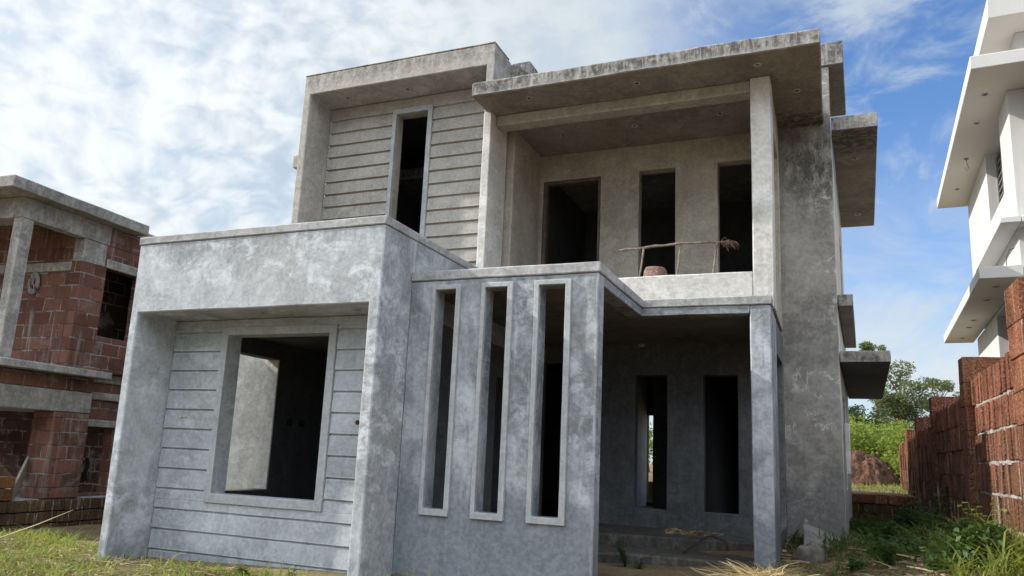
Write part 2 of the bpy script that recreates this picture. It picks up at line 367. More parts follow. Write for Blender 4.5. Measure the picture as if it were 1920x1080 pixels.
# ------------------------------------------------------------------ ground
CP = [(1.4,-.06,-.02,.9),(3,-.2,.05,.9),(4.9,-.3,.10,.9),(7,.3,.08,1),(8.7,2.5,.24,1),(9.6,5,.42,1),(10.2,8,.36,1.4),(10.5,11.6,.12,1.3),
      (10.9,4,.62,.9),(10.9,1,.66,.8),(10.95,2.2,.70,.7),(10.9,8,.42,1),(9.4,-6.8,-.25,3),(-2,1,-.12,1),(-3,3,-.15,1),(-4,-2,-.25,2),(0,-2.5,-.16,1.5),(6,-3,-.12,1.5),(11,-3,.2,1.5),
      (8.7,.7,.2,.8),(7.6,2.2,.12,.7),(5,-7,-.25,3),(25,0,.6,6),(25,-15,0,6),(-15,0,-.4,6),(5,20,0,5),(-15,20,-.2,6),(13,8,.5,2)]
def gz(x, y):
    sw = 1e-9; s = 0
    for px, py, pz, sg in CP:
        w = math.exp(-((x-px)**2 + (y-py)**2) / (2 * sg * sg)); sw += w; s += w * pz
    if sw < 1e-7: s, sw = 0, 1
    return s / sw + .02 * mnoise.noise(Vector((x * 1.6, y * 1.6, 0))) + .012 * mnoise.noise(Vector((x * 6, y * 6, 3)))
def axis_pts(lo, hi, f0, f1, fine):
    out = []; v = f0; st = fine
    while v > lo: st *= 1.35; v -= st; out.append(max(v, lo))
    out = out[::-1]; v = f0
    while v < f1: out.append(v); v += fine
    st = fine
    while v < hi: out.append(v); st *= 1.35; v += st
    out.append(hi); return out
GX = axis_pts(-400, 400, -5, 12, .16); GY = axis_pts(-400, 800, -4, 12, .16)
verts = [(x, y, gz(x, y)) for y in GY for x in GX]
nx = len(GX)
faces = [(j*nx+i, j*nx+i+1, (j+1)*nx+i+1, (j+1)*nx+i) for j in range(len(GY)-1) for i in range(nx-1)]
tag(mesh_from('ground', verts, faces, M['ground'], smooth=True), kind='structure')
def tz(x, y): return .93 + .02 * max(0, min(y - 12, 14)) + .05 * mnoise.noise(Vector((x * .6, y * .6, 8)))
TX = [-60, -30, -15, -8] + [-4 + .5 * i for i in range(41)] + [18, 22, 30, 45, 80]; TY = [12.05 + .5 * i for i in range(24)] + [26, 30, 40, 60, 100, 200]
verts = [(x, y, tz(x, y)) for y in TY for x in TX]; k0 = len(TX)
faces = [(j*k0+i, j*k0+i+1, (j+1)*k0+i+1, (j+1)*k0+i) for j in range(len(TY)-1) for i in range(k0-1)]
b0 = len(verts); verts += [(x, 12.05, -.3) for x in TX]
faces += [(b0+i, b0+i+1, i+1, i) for i in range(k0-1)]
tag(mesh_from('raised_terrain', verts, faces, M['ground'], smooth=True), kind='structure')

# ------------------------------------------------------------------ the concrete house
H = empty('concrete_house', (0, 0, 0))
tag(H, 'unfinished two-storey grey concrete house with open balcony and three tall slits', 'house')
# --- left front room: portal frame round a grooved wall
def portal(name, m, x0, x1, xi0, xi1, y0, y1, z0, zl, zt):
    bm = bmesh.new()
    solid(bm, (x0, x1), (y0, y1), (z0, zt), [(xi0, xi1, z0 - 1, zl)], 'y')
    return finish(name, bm, m, H, .012)
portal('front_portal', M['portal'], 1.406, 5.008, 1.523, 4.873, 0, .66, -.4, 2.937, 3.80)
bm = bmesh.new()
solid(bm, (1.394, 5.022), (-.014, .12), (3.802, 3.9)); solid(bm, (4.90, 5.022), (.122, 5.0), (3.802, 3.9))
solid(bm, (1.394, 1.52), (.122, 5.0), (3.802, 3.9))
finish('parapet_coping', bm, M['cap'], H, .01)
block('side_parapet', M['portal'], H, (4.88, 5.008), (.662, 5.16), (2.95, 3.80))
block('side_parapet', M['portal'], H, (1.406, 1.53), (.662, 5.16), (2.95, 3.80))
block('room_ceiling', M['raw'], H, (1.51, 4.885), (.655, 5.186), (2.945, 3.1))
WO = (2.346, 4.068, .683, 2.826); WI = (2.442, 3.966, .791, 2.728)
hole = (WI[0]-.004, WI[1]+.004, WI[2]-.004, WI[3]+.004)
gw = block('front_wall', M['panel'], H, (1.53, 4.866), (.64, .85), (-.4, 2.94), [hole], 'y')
frame_y('window_frame', M['frame'], gw, WO, WI, (.588, .66))
def tilt(za, zb, k): return lambda x, y, z: (x, y - (k * (zb - z) / (zb - za) if y < ty else 0), z)
ty = .64; bm = bmesh.new(); gap = .020
zs = [-.4, .078] + [.324 + .2445 * i for i in range(11)]
for a, b in zip(zs, zs[1:] + [2.936]):
    if b > 2.937 or b - a < .05: continue
    za, zb = a + gap / 2, b - gap / 2
    f_ = tilt(za, zb, .014); Y = (.624, .650)
    def brd(x0, x1, z0, z1):
        if z1 - z0 > .012: solid(bm, (x0, x1), Y, (z0, z1), (), 'y', .3, .004, f_)
    if zb > WO[2] and za < WO[3]:
        # a plank split by the window, and notched round it where it only partly overlaps
        if za < WO[2]: brd(1.535, 4.861, za, min(zb, WO[2] - .001))
        if zb > WO[3]: brd(1.535, 4.861, max(za, WO[3] + .001), zb)
        la, lb = max(za, WO[2]), min(zb, WO[3])
        brd(1.535, WO[0] - .003, la, lb); brd(WO[1] + .003, 4.861, la, lb)
    else: brd(1.535, 4.861, za, zb)
finish('grooved_boarding', bm, M['panel'], gw, .004)
bm = bmesh.new(); tube(bm, [(1.80, .606, 1.703), (1.80, .63, 1.703)], .022, 10); tube(bm, [(1.81, .616, 1.700), (1.92, .616, 1.706)], .010, 6)
finish('conduit_end', bm, M['socket'], gw)
bm = bmesh.new(); tube(bm, [(4.45, .606, 1.69), (4.45, .63, 1.69)], .045, 14); finish('round_socket', bm, M['socket'], gw)
bm = bmesh.new(); tube(bm, [(4.45, .602, 1.69), (4.45, .62, 1.69)], .028, 12); finish('socket_hole', bm, M['darkhole'], gw)
# room interior: the side window (y 1.4-2.7) lights the projecting fin outside
block('side_wall', M['raw'], H, (1.30, 1.52), (.845, 5.18), (-.4, 2.944), [(1.45, 2.71, .745, 2.70)], 'x')
block('window_fin', M['bright'], H, (.25, 1.30), (2.73, 2.86), (.2, 3.0))
block('inner_wall', M['raw'], H, (1.51, 4.83), (5.0, 5.183), (.3, 2.94), [(3.1, 4.0, .3, 2.5)])
block('room_floor', M['raw'], H, (1.51, 4.81), (.845, 5.01), (.1, .42))
block('room_wall', M['porch'], H, (4.80, 5.0), (.848, 5.19), (-.3, 2.95), [(3.2, 4.2, .42, 2.5)], 'x')
for y0 in (3.02, 3.33):
    bm = bmesh.new(); solid(bm, (1.512, 1.532), (y0, y0 + .13), (1.71, 1.82), amp=0); finish('switch_box', bm, M['darkhole'], H)
block('window_jamb', M['bright'], H, (1.285, 1.526), (2.694, 2.726), (.74, 2.705), amp=.002)  # pale lining added so the reveal looks lit by the sky

# --- slit wall
SO = [(5.302, 5.654), (5.910, 6.281), (6.53, 6.94)]; SI = [(5.347, 5.598), (5.956, 6.219), (6.584, 6.878)]
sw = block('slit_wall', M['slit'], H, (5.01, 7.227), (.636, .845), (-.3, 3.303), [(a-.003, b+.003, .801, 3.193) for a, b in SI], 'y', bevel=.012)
for o, i in zip(SO, SI): frame_y('slit_frame', M['frame'], sw, (o[0], o[1], .737, 3.24), (i[0], i[1], .804, 3.19), (.60, .655))
# porch roof: coping band and beams round the L
bm = bmesh.new()
solid(bm, (5.012, 7.245), (.618, .90), (3.306, 3.415)); solid(bm, (7.02, 7.245), (.902, 2.582), (3.306, 3.415)); solid(bm, (7.02, 8.79), (2.584, 2.80), (3.306, 3.415))
finish('porch_coping', bm, M['cap'], H, .01)
bm = bmesh.new()
solid(bm, (7.02, 7.225), (.85, 2.60), (3.203, 3.304)); solid(bm, (7.02, 8.535), (2.602, 2.80), (3.203, 3.304))
finish('porch_beam', bm, M['slit'], H, .008)
bm = bmesh.new()
solid(bm, (5.002, 7.018), (.84, 5.19), (3.25, 3.40)); solid(bm, (7.016, 8.565), (2.798, 5.19), (3.25, 3.405))
finish('porch_ceiling', bm, M['porchceil'], H)
block('porch_pillar', M['slit'], H, (8.537, 8.773), (2.602, 3.55), (-.2, 3.303), bevel=.014)
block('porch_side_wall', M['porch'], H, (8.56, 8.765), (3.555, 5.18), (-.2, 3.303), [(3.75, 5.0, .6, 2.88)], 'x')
# porch floor and steps (edges run a little askew)
def skew(k): return lambda x, y, z: (x, y + k * (x - 7.4) * (1 if y < 4.5 else 0), z)
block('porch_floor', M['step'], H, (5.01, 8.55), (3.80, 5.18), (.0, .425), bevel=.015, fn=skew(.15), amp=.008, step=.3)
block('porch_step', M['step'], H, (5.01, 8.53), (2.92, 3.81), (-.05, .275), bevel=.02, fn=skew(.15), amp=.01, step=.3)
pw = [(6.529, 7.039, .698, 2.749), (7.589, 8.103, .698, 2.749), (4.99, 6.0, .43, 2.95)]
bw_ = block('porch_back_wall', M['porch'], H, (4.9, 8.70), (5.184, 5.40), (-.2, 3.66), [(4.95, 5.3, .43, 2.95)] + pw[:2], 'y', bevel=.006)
bm = bmesh.new(); solid(bm, (6.58, 6.68), (5.17, 5.19), (3.20, 3.29), amp=0); finish('switch_plate', bm, M['socket'], bw_)
# hall behind
block('hall_wall', M['bright'], H, (5.14, 5.36), (6.4, 11.3), (.2, 3.6))  # pale plaster stands in for daylight on this one wall
block('rear_wall', M['raw'], H, (1.19, 9.66), (11.27, 11.5), (.0, 6.64), [(5.362, 6.95, .5, 2.5)], 'y')  # opening made wider out of sight to bring light onto the hall wall
block('hall_screen', M['raw'], H, (6.32, 7.26), (7.5, 7.62), (.40, 3.58))
block('hall_floor', M['step'], H, (1.5, 8.70), (5.42, 11.28), (.1, .415))
block('hall_partition', M['raw'], H, (7.25, 7.4), (5.39, 11.28), (.42, 3.56))
block('left_wall', M['raw'], H, (1.2, 1.4), (5.17, 11.28), (.0, 6.64))

# --- first floor: floor, left portal, balcony
block('upper_floor', M['raw'], H, (1.3, 9.4), (5.39, 11.29), (3.57, 3.82))
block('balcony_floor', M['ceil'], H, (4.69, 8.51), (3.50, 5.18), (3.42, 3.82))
block('portal_pier', M['bright'], H, (4.549, 4.676), (3.236, 3.898), (3.3, 6.642), bevel=.01)
up = bmesh.new(); solid(up, (1.026, 4.678), (3.234, 3.90), (3.3, 7.80), [(1.163, 4.549, 2, 7.446), (4.549, 5, 2, 6.643)], 'y')
finish('upper_portal', up, M['upper'], H, .012)
bm = bmesh.new(); solid(bm, (1.02, 4.684), (3.228, 3.816), (7.802, 7.825)); finish('parapet_top', bm, M['upper'], H, .008)
block('parapet_block', M['roof'], H, (3.9, 5.01), (3.91, 4.31), (6.862, 7.79), bevel=.015)
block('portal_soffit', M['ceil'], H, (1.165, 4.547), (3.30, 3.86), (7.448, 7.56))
UO = (2.508, 3.282, 4.3, 7.232); UI = (2.577, 3.2, 4.4, 7.149)
uw = block('upper_wall', M['warm'], H, (1.17, 4.545), (3.885, 4.08), (3.4, 7.446), [(UI[0]-.003, UI[1]+.003, UI[2], UI[3]+.003)], 'y')
frame_y('upper_window_frame', M['frame'], uw, UO, UI, (3.822, 3.905))
bm = bmesh.new(); zz = 3.42
zu = [7.19 - .232 * i for i in range(16)]
tops = [7.444] + zu; ty = 3.88
for zt, zb in zip(tops, tops[1:]):
    zt, zb = zt - .013, zb + .013
    y = (3.868, 3.895); f_ = tilt(zb, zt, .024)
    def brd(x0, x1, z0, z1):
        if z1 - z0 > .012: solid(bm, (x0, x1), y, (z0, z1), (), 'y', .3, .004, f_)
    if zt > UO[3] + .02:
        brd(1.172, 4.543, max(zb, UO[3] + .002), zt)
        if zb < UO[3]: brd(1.172, UO[0] - .003, zb, UO[3]); brd(UO[1] + .003, 4.543, zb, UO[3])
    else: brd(1.172, UO[0] - .003, zb, zt); brd(UO[1] + .003, 4.543, zb, zt)
finish('upper_boarding', bm, M['upperb'], uw, .005)
block('wall_spout', M['upper'], H, (.895, 1.03), (3.28, 3.40), (6.14, 6.37))
# inner side wall of the balcony stepping in from the pier, room behind the upper window
block('balcony_side_wall', M['warm'], H, (4.60, 4.784), (3.96, 5.18), (3.82, 6.643))
block('upper_room_wall', M['raw'], H, (1.1, 9.4), (8.5, 8.6), (3.80, 7.5))
block('upper_side_wall', M['raw'], H, (1.16, 1.3), (4.07, 8.52), (3.55, 7.5))
block('upper_room_ceiling', M['raw'], H, (1.15, 4.70), (3.895, 8.55), (7.45, 7.56))
block('upper_room_wall', M['raw'], H, (4.42, 4.597), (4.07, 8.52), (3.8, 7.5)); block('upper_room_floor', M['raw'], H, (1.29, 4.60), (4.07, 5.41), (3.6, 3.81))
# balcony
bb = block('balcony_back_wall', M['warm'], H, (4.4, 8.70), (5.186, 5.40), (3.83, 6.64), [(4.84, 5.887, 3.84, 6.167), (6.548, 7.154, 4.1, 6.187), (7.828, 8.40, 4.1, 6.20)], 'y', bevel=.006)
frame_y('door_lining', M['wood'], bb, (4.845, 5.882, 3.845, 6.16), (4.90, 5.835, 3.7, 6.11), (5.21, 5.33))
block('balcony_parapet', M['bright'], H, (4.69, 8.51), (3.357, 3.497), (3.425, 3.907), bevel=.012, amp=.006)
block('balcony_pillar', M['bright'], H, (8.514, 8.773), (3.357, 3.80), (3.425, 6.641), bevel=.012)
block('balcony_side_screen', M['warm'], H, (8.56, 8.765), (3.805, 5.18), (3.425, 6.641), [(3.95, 5.05, 4.1, 6.1)], 'x')
block('balcony_beam', M['warm'], H, (4.68, 8.512), (3.43, 3.68), (6.474, 6.642), bevel=.012)
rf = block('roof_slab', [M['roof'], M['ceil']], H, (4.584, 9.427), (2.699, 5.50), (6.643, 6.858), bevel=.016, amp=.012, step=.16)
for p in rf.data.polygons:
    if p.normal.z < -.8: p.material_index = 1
r2 = block('rear_roof', [M['roof'], M['ceil']], H, (1.2, 9.53), (5.502, 11.5), (6.645, 6.858))
# --- right wall and its sunshades; the side runs about two degrees askew
K = math.tan(math.radians(1.9))
sk = lambda x, y, z: (x + K * (y - 5.18), y, z)
rw = block('right_wall', M['right'], H, (8.712, 9.532), (5.182, 5.40), (-.3, 7.60), bevel=.012, amp=.006)
block('right_side_wall', M['bright'], H, (9.33, 9.530), (5.402, 11.28), (-.3, 6.642), [(6.5, 7.9, 1.1, 2.6), (8.6, 9.9, 4.4, 5.9)], 'x', fn=sk)
block('stair_tower', M['right'], H, (8.55, 9.50), (5.405, 7.1), (6.862, 7.60))
def chajja(x0, x1, y0, y1, z0, z1, under='ceil'):
    o = block('sunshade', [M['shade'], M[under]], H, (x0, x1), (y0, y1), (z0, z1), bevel=.01, amp=.005, fn=lambda x, y, z: (x + (K * (y - 5.18) if True else 0), y, z))
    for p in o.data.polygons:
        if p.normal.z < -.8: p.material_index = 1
    return o
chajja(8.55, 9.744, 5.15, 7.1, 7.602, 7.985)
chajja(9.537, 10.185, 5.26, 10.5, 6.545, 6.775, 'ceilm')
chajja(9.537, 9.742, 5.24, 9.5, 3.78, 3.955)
chajja(9.537, 10.205, 5.24, 11.4, 2.944, 3.112, 'raw')  # underside takes the darkened concrete in place of deep shade
# the end of a curved drip mould and meter box at the foot of the side wall
block('meter_box', M['bright'], H, (9.552, 9.62), (5.9, 6.2), (1.35, 2.1), fn=sk)
# light sockets in the ceilings
def ring(x, y, z, parent, r=.05, m=None, drop=.012):
    bm = bmesh.new()
    for a, b in ((r, r * .66),):
        vo = [[bm.verts.new((x + rr * math.cos(t * math.pi / 8), y + rr * math.sin(t * math.pi / 8), zz)) for t in range(16)] for rr, zz in ((a, z), (a, z - drop), (b, z - drop), (b, z - .001))]
        for q, w in zip(vo, vo[1:]):
            for t in range(16): bm.faces.new((q[t], w[t], w[(t+1) % 16], q[(t+1) % 16]))
        bm.faces.new(vo[3])
    bm.faces.ensure_lookup_table(); bm.faces[-1].material_index = 1
    return finish('light_socket', bm, [m or M['socket'], M['darkhole']], parent, 0)
for x, y in ((1.73, 3.543), (2.92, 3.567), (4.128, 3.562)): ring(x, y, 7.446, H)
for x, y in ((5.395, 2.995), (7.015, 3.025), (8.644, 3.0), (9.097, 3.915), (5.369, 4.407), (6.657, 4.388), (7.985, 4.337)): ring(x, y, 6.641, rf)
ring(9.90, 6.5, 6.543, H); ring(10.02, 9.6, 6.543, H, .06, M['white'])
for x in (1.9, 3.18, 4.5): ring(x, .33, 2.935, H, .045)

# ------------------------------------------------------------------ things on the balcony
lad = empty('bamboo_ladder', (7.4, 3.6, 3.82))
tag(lad, 'old bamboo ladder on its side leaning above the balcony parapet, frayed rope at one end', 'ladder')
O_ = Vector((7.4, 3.6, 3.82))
bm = bmesh.new()
pts = []
for i in range(13):
    t = i / 12; pts.append(Vector((6.651 + (8.19 - 6.651) * t, 3.6 + .01 * math.sin(t * 9), 4.368 + .055 * math.sin(t * 1.9) - .02 * t * t + .006 * math.sin(t * 25))) - O_)
tube(bm, pts, [.018 + .003 * math.sin(i * 2.1) for i in range(13)], 8); finish('rail', bm, M['bamboo'], lad)
bm = bmesh.new(); tube(bm, [Vector((6.75 + .12 * i, 3.60 + .005 * (i % 2), 3.848)) - O_ for i in range(13)], .024, 8); finish('rail', bm, M['bamboo'], lad)
for xt, xb, zt in ((7.01, 6.935, 4.40), (7.53, 7.465, 4.42), (8.025, 7.955, 4.415)):
    bm = bmesh.new(); tube(bm, [Vector((xt, 3.6, zt)) - O_, Vector(((xt + xb) / 2 + .004, 3.605, (zt + 3.85) / 2)) - O_, Vector((xb, 3.6, 3.85)) - O_], [.017, .014, .016], 7)
    finish('rung', bm, M['bamboo'], lad)
bm = bmesh.new()
for i in range(34):
    a = Vector((R_.uniform(8.06, 8.26), 3.6 + R_.uniform(-.02, .02), 4.395 + R_.uniform(-.015, .02)))
    d = Vector((R_.uniform(-.5, .8), R_.uniform(-.6, .4), R_.uniform(-1.0, .7))).normalized() * R_.uniform(.02, .08)
    e = a + d; f = e + Vector((R_.uniform(-.02, .06), 0, -R_.uniform(.03, .09)))
    tube(bm, [a - O_, e - O_, f - O_], [.005, .004, .002], 4, False)
finish('rope_tuft', bm, M['fibre'], lad)

def rough_rock(name, m, c, dims, seed, parent=None, sub=3, amp=.12, box=.6):
    bm = bmesh.new(); bmesh.ops.create_icosphere(bm, subdivisions=sub, radius=1)
    for v in bm.verts:
        p = v.co.normalized(); q = Vector([math.copysign(abs(t) ** box, t) for t in p])
        q *= 1 + amp * mnoise.noise(p * 1.8 + Vector((seed, 0, 0))) + amp * .35 * mnoise.noise(p * 6 + Vector((0, seed, 0)))
        v.co = Vector((q.x * dims[0], q.y * dims[1], q.z * dims[2]))
    o = finish(name, bm, m, parent, 0, 40); o.location = c
    return o
tag(rough_rock('laterite_chunk', M['laterblk'], (7.165, 3.62, 3.95), (.175, .12, .145), 3, box=.62, amp=.2), 'pinkish laterite chunk standing behind the bright balcony parapet', 'stone')

# ------------------------------------------------------------------ litter round the porch
def curled_sheet():
    r = empty('curled_sheet', (9.15, 4.5, .35)); tag(r, 'buckled grey fibre sheet curled against the foot of the right wall', 'sheet')
    def surf(name, f, nu, nv, th):
        vs = [f(i / nu, j / nv) for i in range(nu + 1) for j in range(nv + 1)]; k = nv + 1
        fs = [(i*k+j, (i+1)*k+j, (i+1)*k+j+1, i*k+j+1) for i in range(nu) for j in range(nv)]
        o = mesh_from(name, vs, fs, M['sheet'], r, smooth=True); q = o.modifiers.new('thick', 'SOLIDIFY'); q.thickness = th
    def main(u, v):      # long slope falling to the right, its left edge lifted and buckled
        x = -.12 + .62 * u + .05 * v - .10 * v * (1 - u)
        z = (.37 * (1 - u) ** 1.1 + .02) * (.25 + .75 * v ** .6) - .02 + .03 * math.sin(4 * u + 5 * v) + .02 * u
        return (x, -.62 + 1.0 * v + .1 * math.sin(3 * u), z)
    surf('bent_board', main, 20, 12, .012)
    def flap(u, v):      # the torn end rolled up to the left and towards the yard
        a = .2 + 2.0 * v
        x = -.12 - .27 * math.sin(a * .75) * (.6 + .4 * u) + .10 * u * (1 - v)
        z = .39 - .50 * v ** 1.15 + .05 * math.sin(3.1 * u) * (1 - v) - .06 * (1 - u) * (1 - v)
        return (x, -.25 - .40 * u + .18 * math.sin(a) , z)
    surf('torn_flap', flap, 10, 14, .01)
curled_sheet()
tag(rough_rock('rubble_stone', M['stone'], (9.12, 3.35, gz(9.12, 3.35) + .07), (.16, .14, .12), 11, box=.5), 'grey rubble block in front of the curled sheet', 'stone')
bm = bmesh.new()
base = Vector((7.9, 2.95, .28))
tube(bm, [(7.62, 3.35, .29), (7.70, 3.42, .36), (7.89, 3.6, .50), (7.97, 3.6, .49), (8.10, 3.55, .455), (8.16, 3.4, .36)], .011, 6)
tag(finish('bent_rod', bm, M['wire'], None), 'thin bent rusty rod lying over the porch step edge', 'rod')

def straw_mesh(name, n, fpos, length, width, m, seed, lift=.4, curve=.3):
    r = random.Random(seed); vs = []; fs = []
    for i in range(n):
        p = Vector(fpos(r)); a = r.uniform(0, 2 * math.pi); L = r.uniform(*length); el = r.uniform(-.1, lift)
        d = Vector((math.cos(a) * math.cos(el), math.sin(a) * math.cos(el), math.sin(el)))
        s = Vector((-d.y, d.x, 0)).normalized() * r.uniform(*width) * .5
        s = Matrix.Rotation(r.uniform(0, 3), 3, d) @ s
        b = Vector((r.uniform(-1, 1), r.uniform(-1, 1), -abs(r.gauss(0, .6)))) * curve * L
        k = len(vs)
        for t in (0, .35, .7, 1):
            q = p + d * L * t + b * t * t; w = s * (1 - .6 * t)
            vs += [tuple(q - w), tuple(q + w)]
        fs += [(k, k+1, k+3, k+2), (k+2, k+3, k+5, k+4), (k+4, k+5, k+7, k+6)]
    return mesh_from(name, vs, fs, m)
def heap_pos(cx, cy, rx, ry, h):
    def f(r):
        a = r.uniform(0, 6.283); q = math.sqrt(r.random()); x = cx + rx * q * math.cos(a); y = cy + ry * q * math.sin(a)
        return (x, y, gz(cx, cy) + h * (1 - q * q) * r.uniform(.75, 1.05))
    return f
hy = straw_mesh('straw_heap', 3600, heap_pos(8.80, .80, .50, .42, .27), (.06, .30), (.004, .015), M['straw'], 5, .8, 1.1)
tag(hy, 'heap of dry yellow straw in front of the porch pillar', 'straw heap')
lf = straw_mesh('leaf_pile', 160, lambda r: (r.gauss(7.5, .17), r.gauss(4.55, .12), .43 + r.uniform(0, .03)), (.05, .13), (.02, .05), M['litter'], 8, .2, .2)
tag(lf, 'small scatter of dry brown leaves on the porch floor', 'dry leaves')

# ------------------------------------------------------------------ laterite boundary wall on the right
LW = empty('boundary_wall', (11, 3, .4)); tag(LW, 'stepped red laterite boundary wall with taller piers along the right side', 'wall')
LO = Vector((11, 3, .4))
def lat_panel(y0, y1, zb, zt, seed, bw=.235, bh=.285, pale=False):
    r = random.Random(seed); bm = bmesh.new(); z = zb; row = 0
    nrow = max(1, round((zt - zb) / (bh + .03))); hh = (zt - zb) / nrow
    for k in range(nrow):
        z = zb + hh * k; y = y0 - bw * r.random()
        while y < y1 - .02:
            bw = r.uniform(.09, .19)
            a, b = max(y, y0), min(y + bw - r.uniform(.006, .016), y1)
            if b - a > .03:
                pr = r.uniform(0, .036)
                t0, t1 = r.uniform(0, .012), r.uniform(0, .012)
                last = k == nrow - 1
                zz1 = z + hh - (.0 if last else .03 if pale else .012) + (r.uniform(-.03, .02) if last else 0)
                solid(bm, (11.0 - pr, 11.18), (a, b), (z - .002, zz1), axis='x', step=.1, amp=.007)
            y += bw
    for v in bm.verts: v.co -= LO
    p = finish('wall_panel', bm, M['later'], LW, .004, 40)
    bm = bmesh.new(); solid(bm, (11.02, 11.17), (y0, y1), (zb, zt - .04), amp=0)
    for k in range(1, nrow):
        zz = zb + hh * k - .034
        if pale: solid(bm, (10.992, 11.05), (y0, y1), (zz - .010, zz + .036), axis='x', step=.07, amp=.02)
    for v in bm.verts: v.co -= LO
    finish('mortar', bm, M['mortar' if pale else 'laterdark'], p, 0, 50)
def lat_pier(y0, y1, zb, zt, seed, x0=10.90, m='later'):
    r = random.Random(seed); bm = bmesh.new(); z = zb
    while z < zt - .05:
        h = min(.29, zt - z); h = zt - z if zt - z - h < .1 else h
        j = r.uniform(-.007, .007)
        solid(bm, (x0 + j, 11.55 + j), (y0 + j, y1 + j), (z, z + h - .006), step=.12, amp=.008); z += h
    for v in bm.verts: v.co -= LO
    finish('pier', bm, M[m], LW, .005, 40)
lat_pier(.62, 1.16, .1, 3.06, 1); lat_panel(1.165, 3.93, .25, 2.56, 2, pale=True); lat_panel(-2.4, .615, .1, 2.85, 3, pale=True)
lat_pier(3.94, 4.28, .2, 2.84, 4); lat_panel(4.29, 7.62, .1, 2.40, 5)
lat_pier(7.63, 7.95, .1, 2.68, 6, 10.93); lat_panel(7.96, 10.55, .0, 2.24, 7)
lat_pier(10.56, 10.9, -.1, 2.53, 8, 10.95); lat_panel(10.91, 13.1, -.1, 2.14, 9)
lat_pier(13.11, 13.45, -.1, 2.41, 10, 10.96); lat_panel(13.46, 15.2, -.1, 2.15, 11); lat_pier(15.21, 15.5, -.2, 2.12, 12, 10.96)

RW = empty('retaining_wall', (10.2, 11.85, .1)); tag(RW, 'low mossy laterite retaining wall closing the gap beside the house', 'wall')
bm = bmesh.new(); r = random.Random(4)
bm2 = bmesh.new()
for k in range(5):
    x = 9.55 - (.16 if k % 2 else 0)
    while x < 10.92:
        w = r.uniform(.27, .36); pr = r.uniform(0, .02)
        solid(bm2 if k == 4 else bm, (max(x, 9.5), min(x + w - .012, 10.94)), (11.8 - pr - (.03 if k == 4 else 0), 12.03), (-.05 + .2 * k, .14 + .2 * k + r.uniform(-.01, .01)), step=.12, amp=.012); x += w
for b_ in (bm, bm2):
    for v in b_.verts: v.co -= Vector((10.2, 11.85, .1))
finish('masonry', bm, M['laterdark'], RW, .008, 40); finish('top_course', bm2, M['laterblk2'], RW, .01, 40)  # top course coloured lighter to look sunlit, lower blocks mossy

# ------------------------------------------------------------------ foliage
def leaf_cloud(name, m, clumps, n, size, seed, parent=None, droop=.2, aspect=.45, shell=.5):
    """leaf-sized quads spread through a set of clumps (centre, radii)"""
    r = random.Random(seed); vs = []; fs = []
    wts = [c[1][0] * c[1][1] * c[1][2] for c in clumps]; tot = sum(wts)
    for c, w in zip(clumps, wts):
        for i in range(max(4, int(n * w / tot))):
            d = Vector((r.gauss(0, 1), r.gauss(0, 1), r.gauss(0, 1))).normalized(); q = (1 - shell) * r.random() ** .4 + shell * r.random() ** .12
            d2 = d * q * (1 + .35 * mnoise.noise(d * 2.2 + Vector(c[0])))
            p = Vector(c[0]) + Vector((d2.x * c[1][0], d2.y * c[1][1], d2.z * c[1][2]))
            L = r.uniform(.6, 1.25) * size
            a = Vector((r.gauss(0, 1), r.gauss(0, 1), r.gauss(0, .6) - droop)).normalized()
            b = a.cross(Vector((r.gauss(0, 1), r.gauss(0, 1), r.gauss(0, 1)))).normalized() * L * aspect * .5
            k = len(vs); e = p + a * L; mid = p + a * L * .45 + Vector((0, 0, .08 * L))
            vs += [tuple(p), tuple(mid - b), tuple(e), tuple(mid + b)]; fs.append((k, k+1, k+2, k+3))
    return mesh_from(name, vs, fs, m, parent)

def tree(name, label, loc, h, crown_c, crown_r, nclump, nleaf, size, seed, m, trunk_r=.16, group=None, fork=.4):
    r = random.Random(seed); t = empty(name, loc); tag(t, label, 'tree', group)
    clumps = []
    for i in range(nclump):
        d = Vector((r.gauss(0, 1), r.gauss(0, 1), r.gauss(0, 1))).normalized() * r.random() ** .45
        c = Vector((crown_c[0] + d.x * crown_r[0], crown_c[1] + d.y * crown_r[1], crown_c[2] + d.z * crown_r[2]))
        s = r.uniform(.16, .34) * max(crown_r); clumps.append((tuple(c), (s, s, s * .72)))
    bm = bmesh.new(); top = Vector((crown_c[0] * .8, crown_c[1], crown_c[2] + crown_r[2] * .4)); f0 = top * fork
    pts = [Vector((0, 0, -.3))] + [Vector((top.x * u + .12 * math.sin(u * 7 + seed), top.y * u, top.z * u)) for u in (.25, .5, .75, 1)]
    tube(bm, pts, [trunk_r * 1.3, trunk_r, trunk_r * .75, trunk_r * .5, trunk_r * .2], 8)
    for c, s in clumps:
        c = Vector(c); u = min(.9, max(.3, c.z / max(top.z, .1) - .25)); a = Vector((top.x * u, top.y * u, top.z * u))
        tube(bm, [a, (a + c) / 2 + Vector((0, 0, .1 * (c - a).length)), c], [trunk_r * .35, trunk_r * .22, trunk_r * .08], 5)
    finish('trunk', bm, M['bark'], t, 0, 60)
    leaf_cloud('crown', m, clumps, nleaf, size, seed, t)
    return t
G1 = 'trees beyond the retaining wall'
tree('tree', 'tall loose-crowned tree with pale gaps, behind the green bush', (12.75, 40, 1.2), 6, (.1, 0, 4.0), (1.6, 1.5, 2.2), 38, 9500, .17, 21, M['leaf'], .16, G1)
tree('tree', 'slighter tree standing right above the stepped boundary wall', (14.75, 41, 1.2), 5, (.1, 0, 4.3), (1.0, .9, 1.3), 18, 3800, .17, 22, M['leaf'], .11, G1)
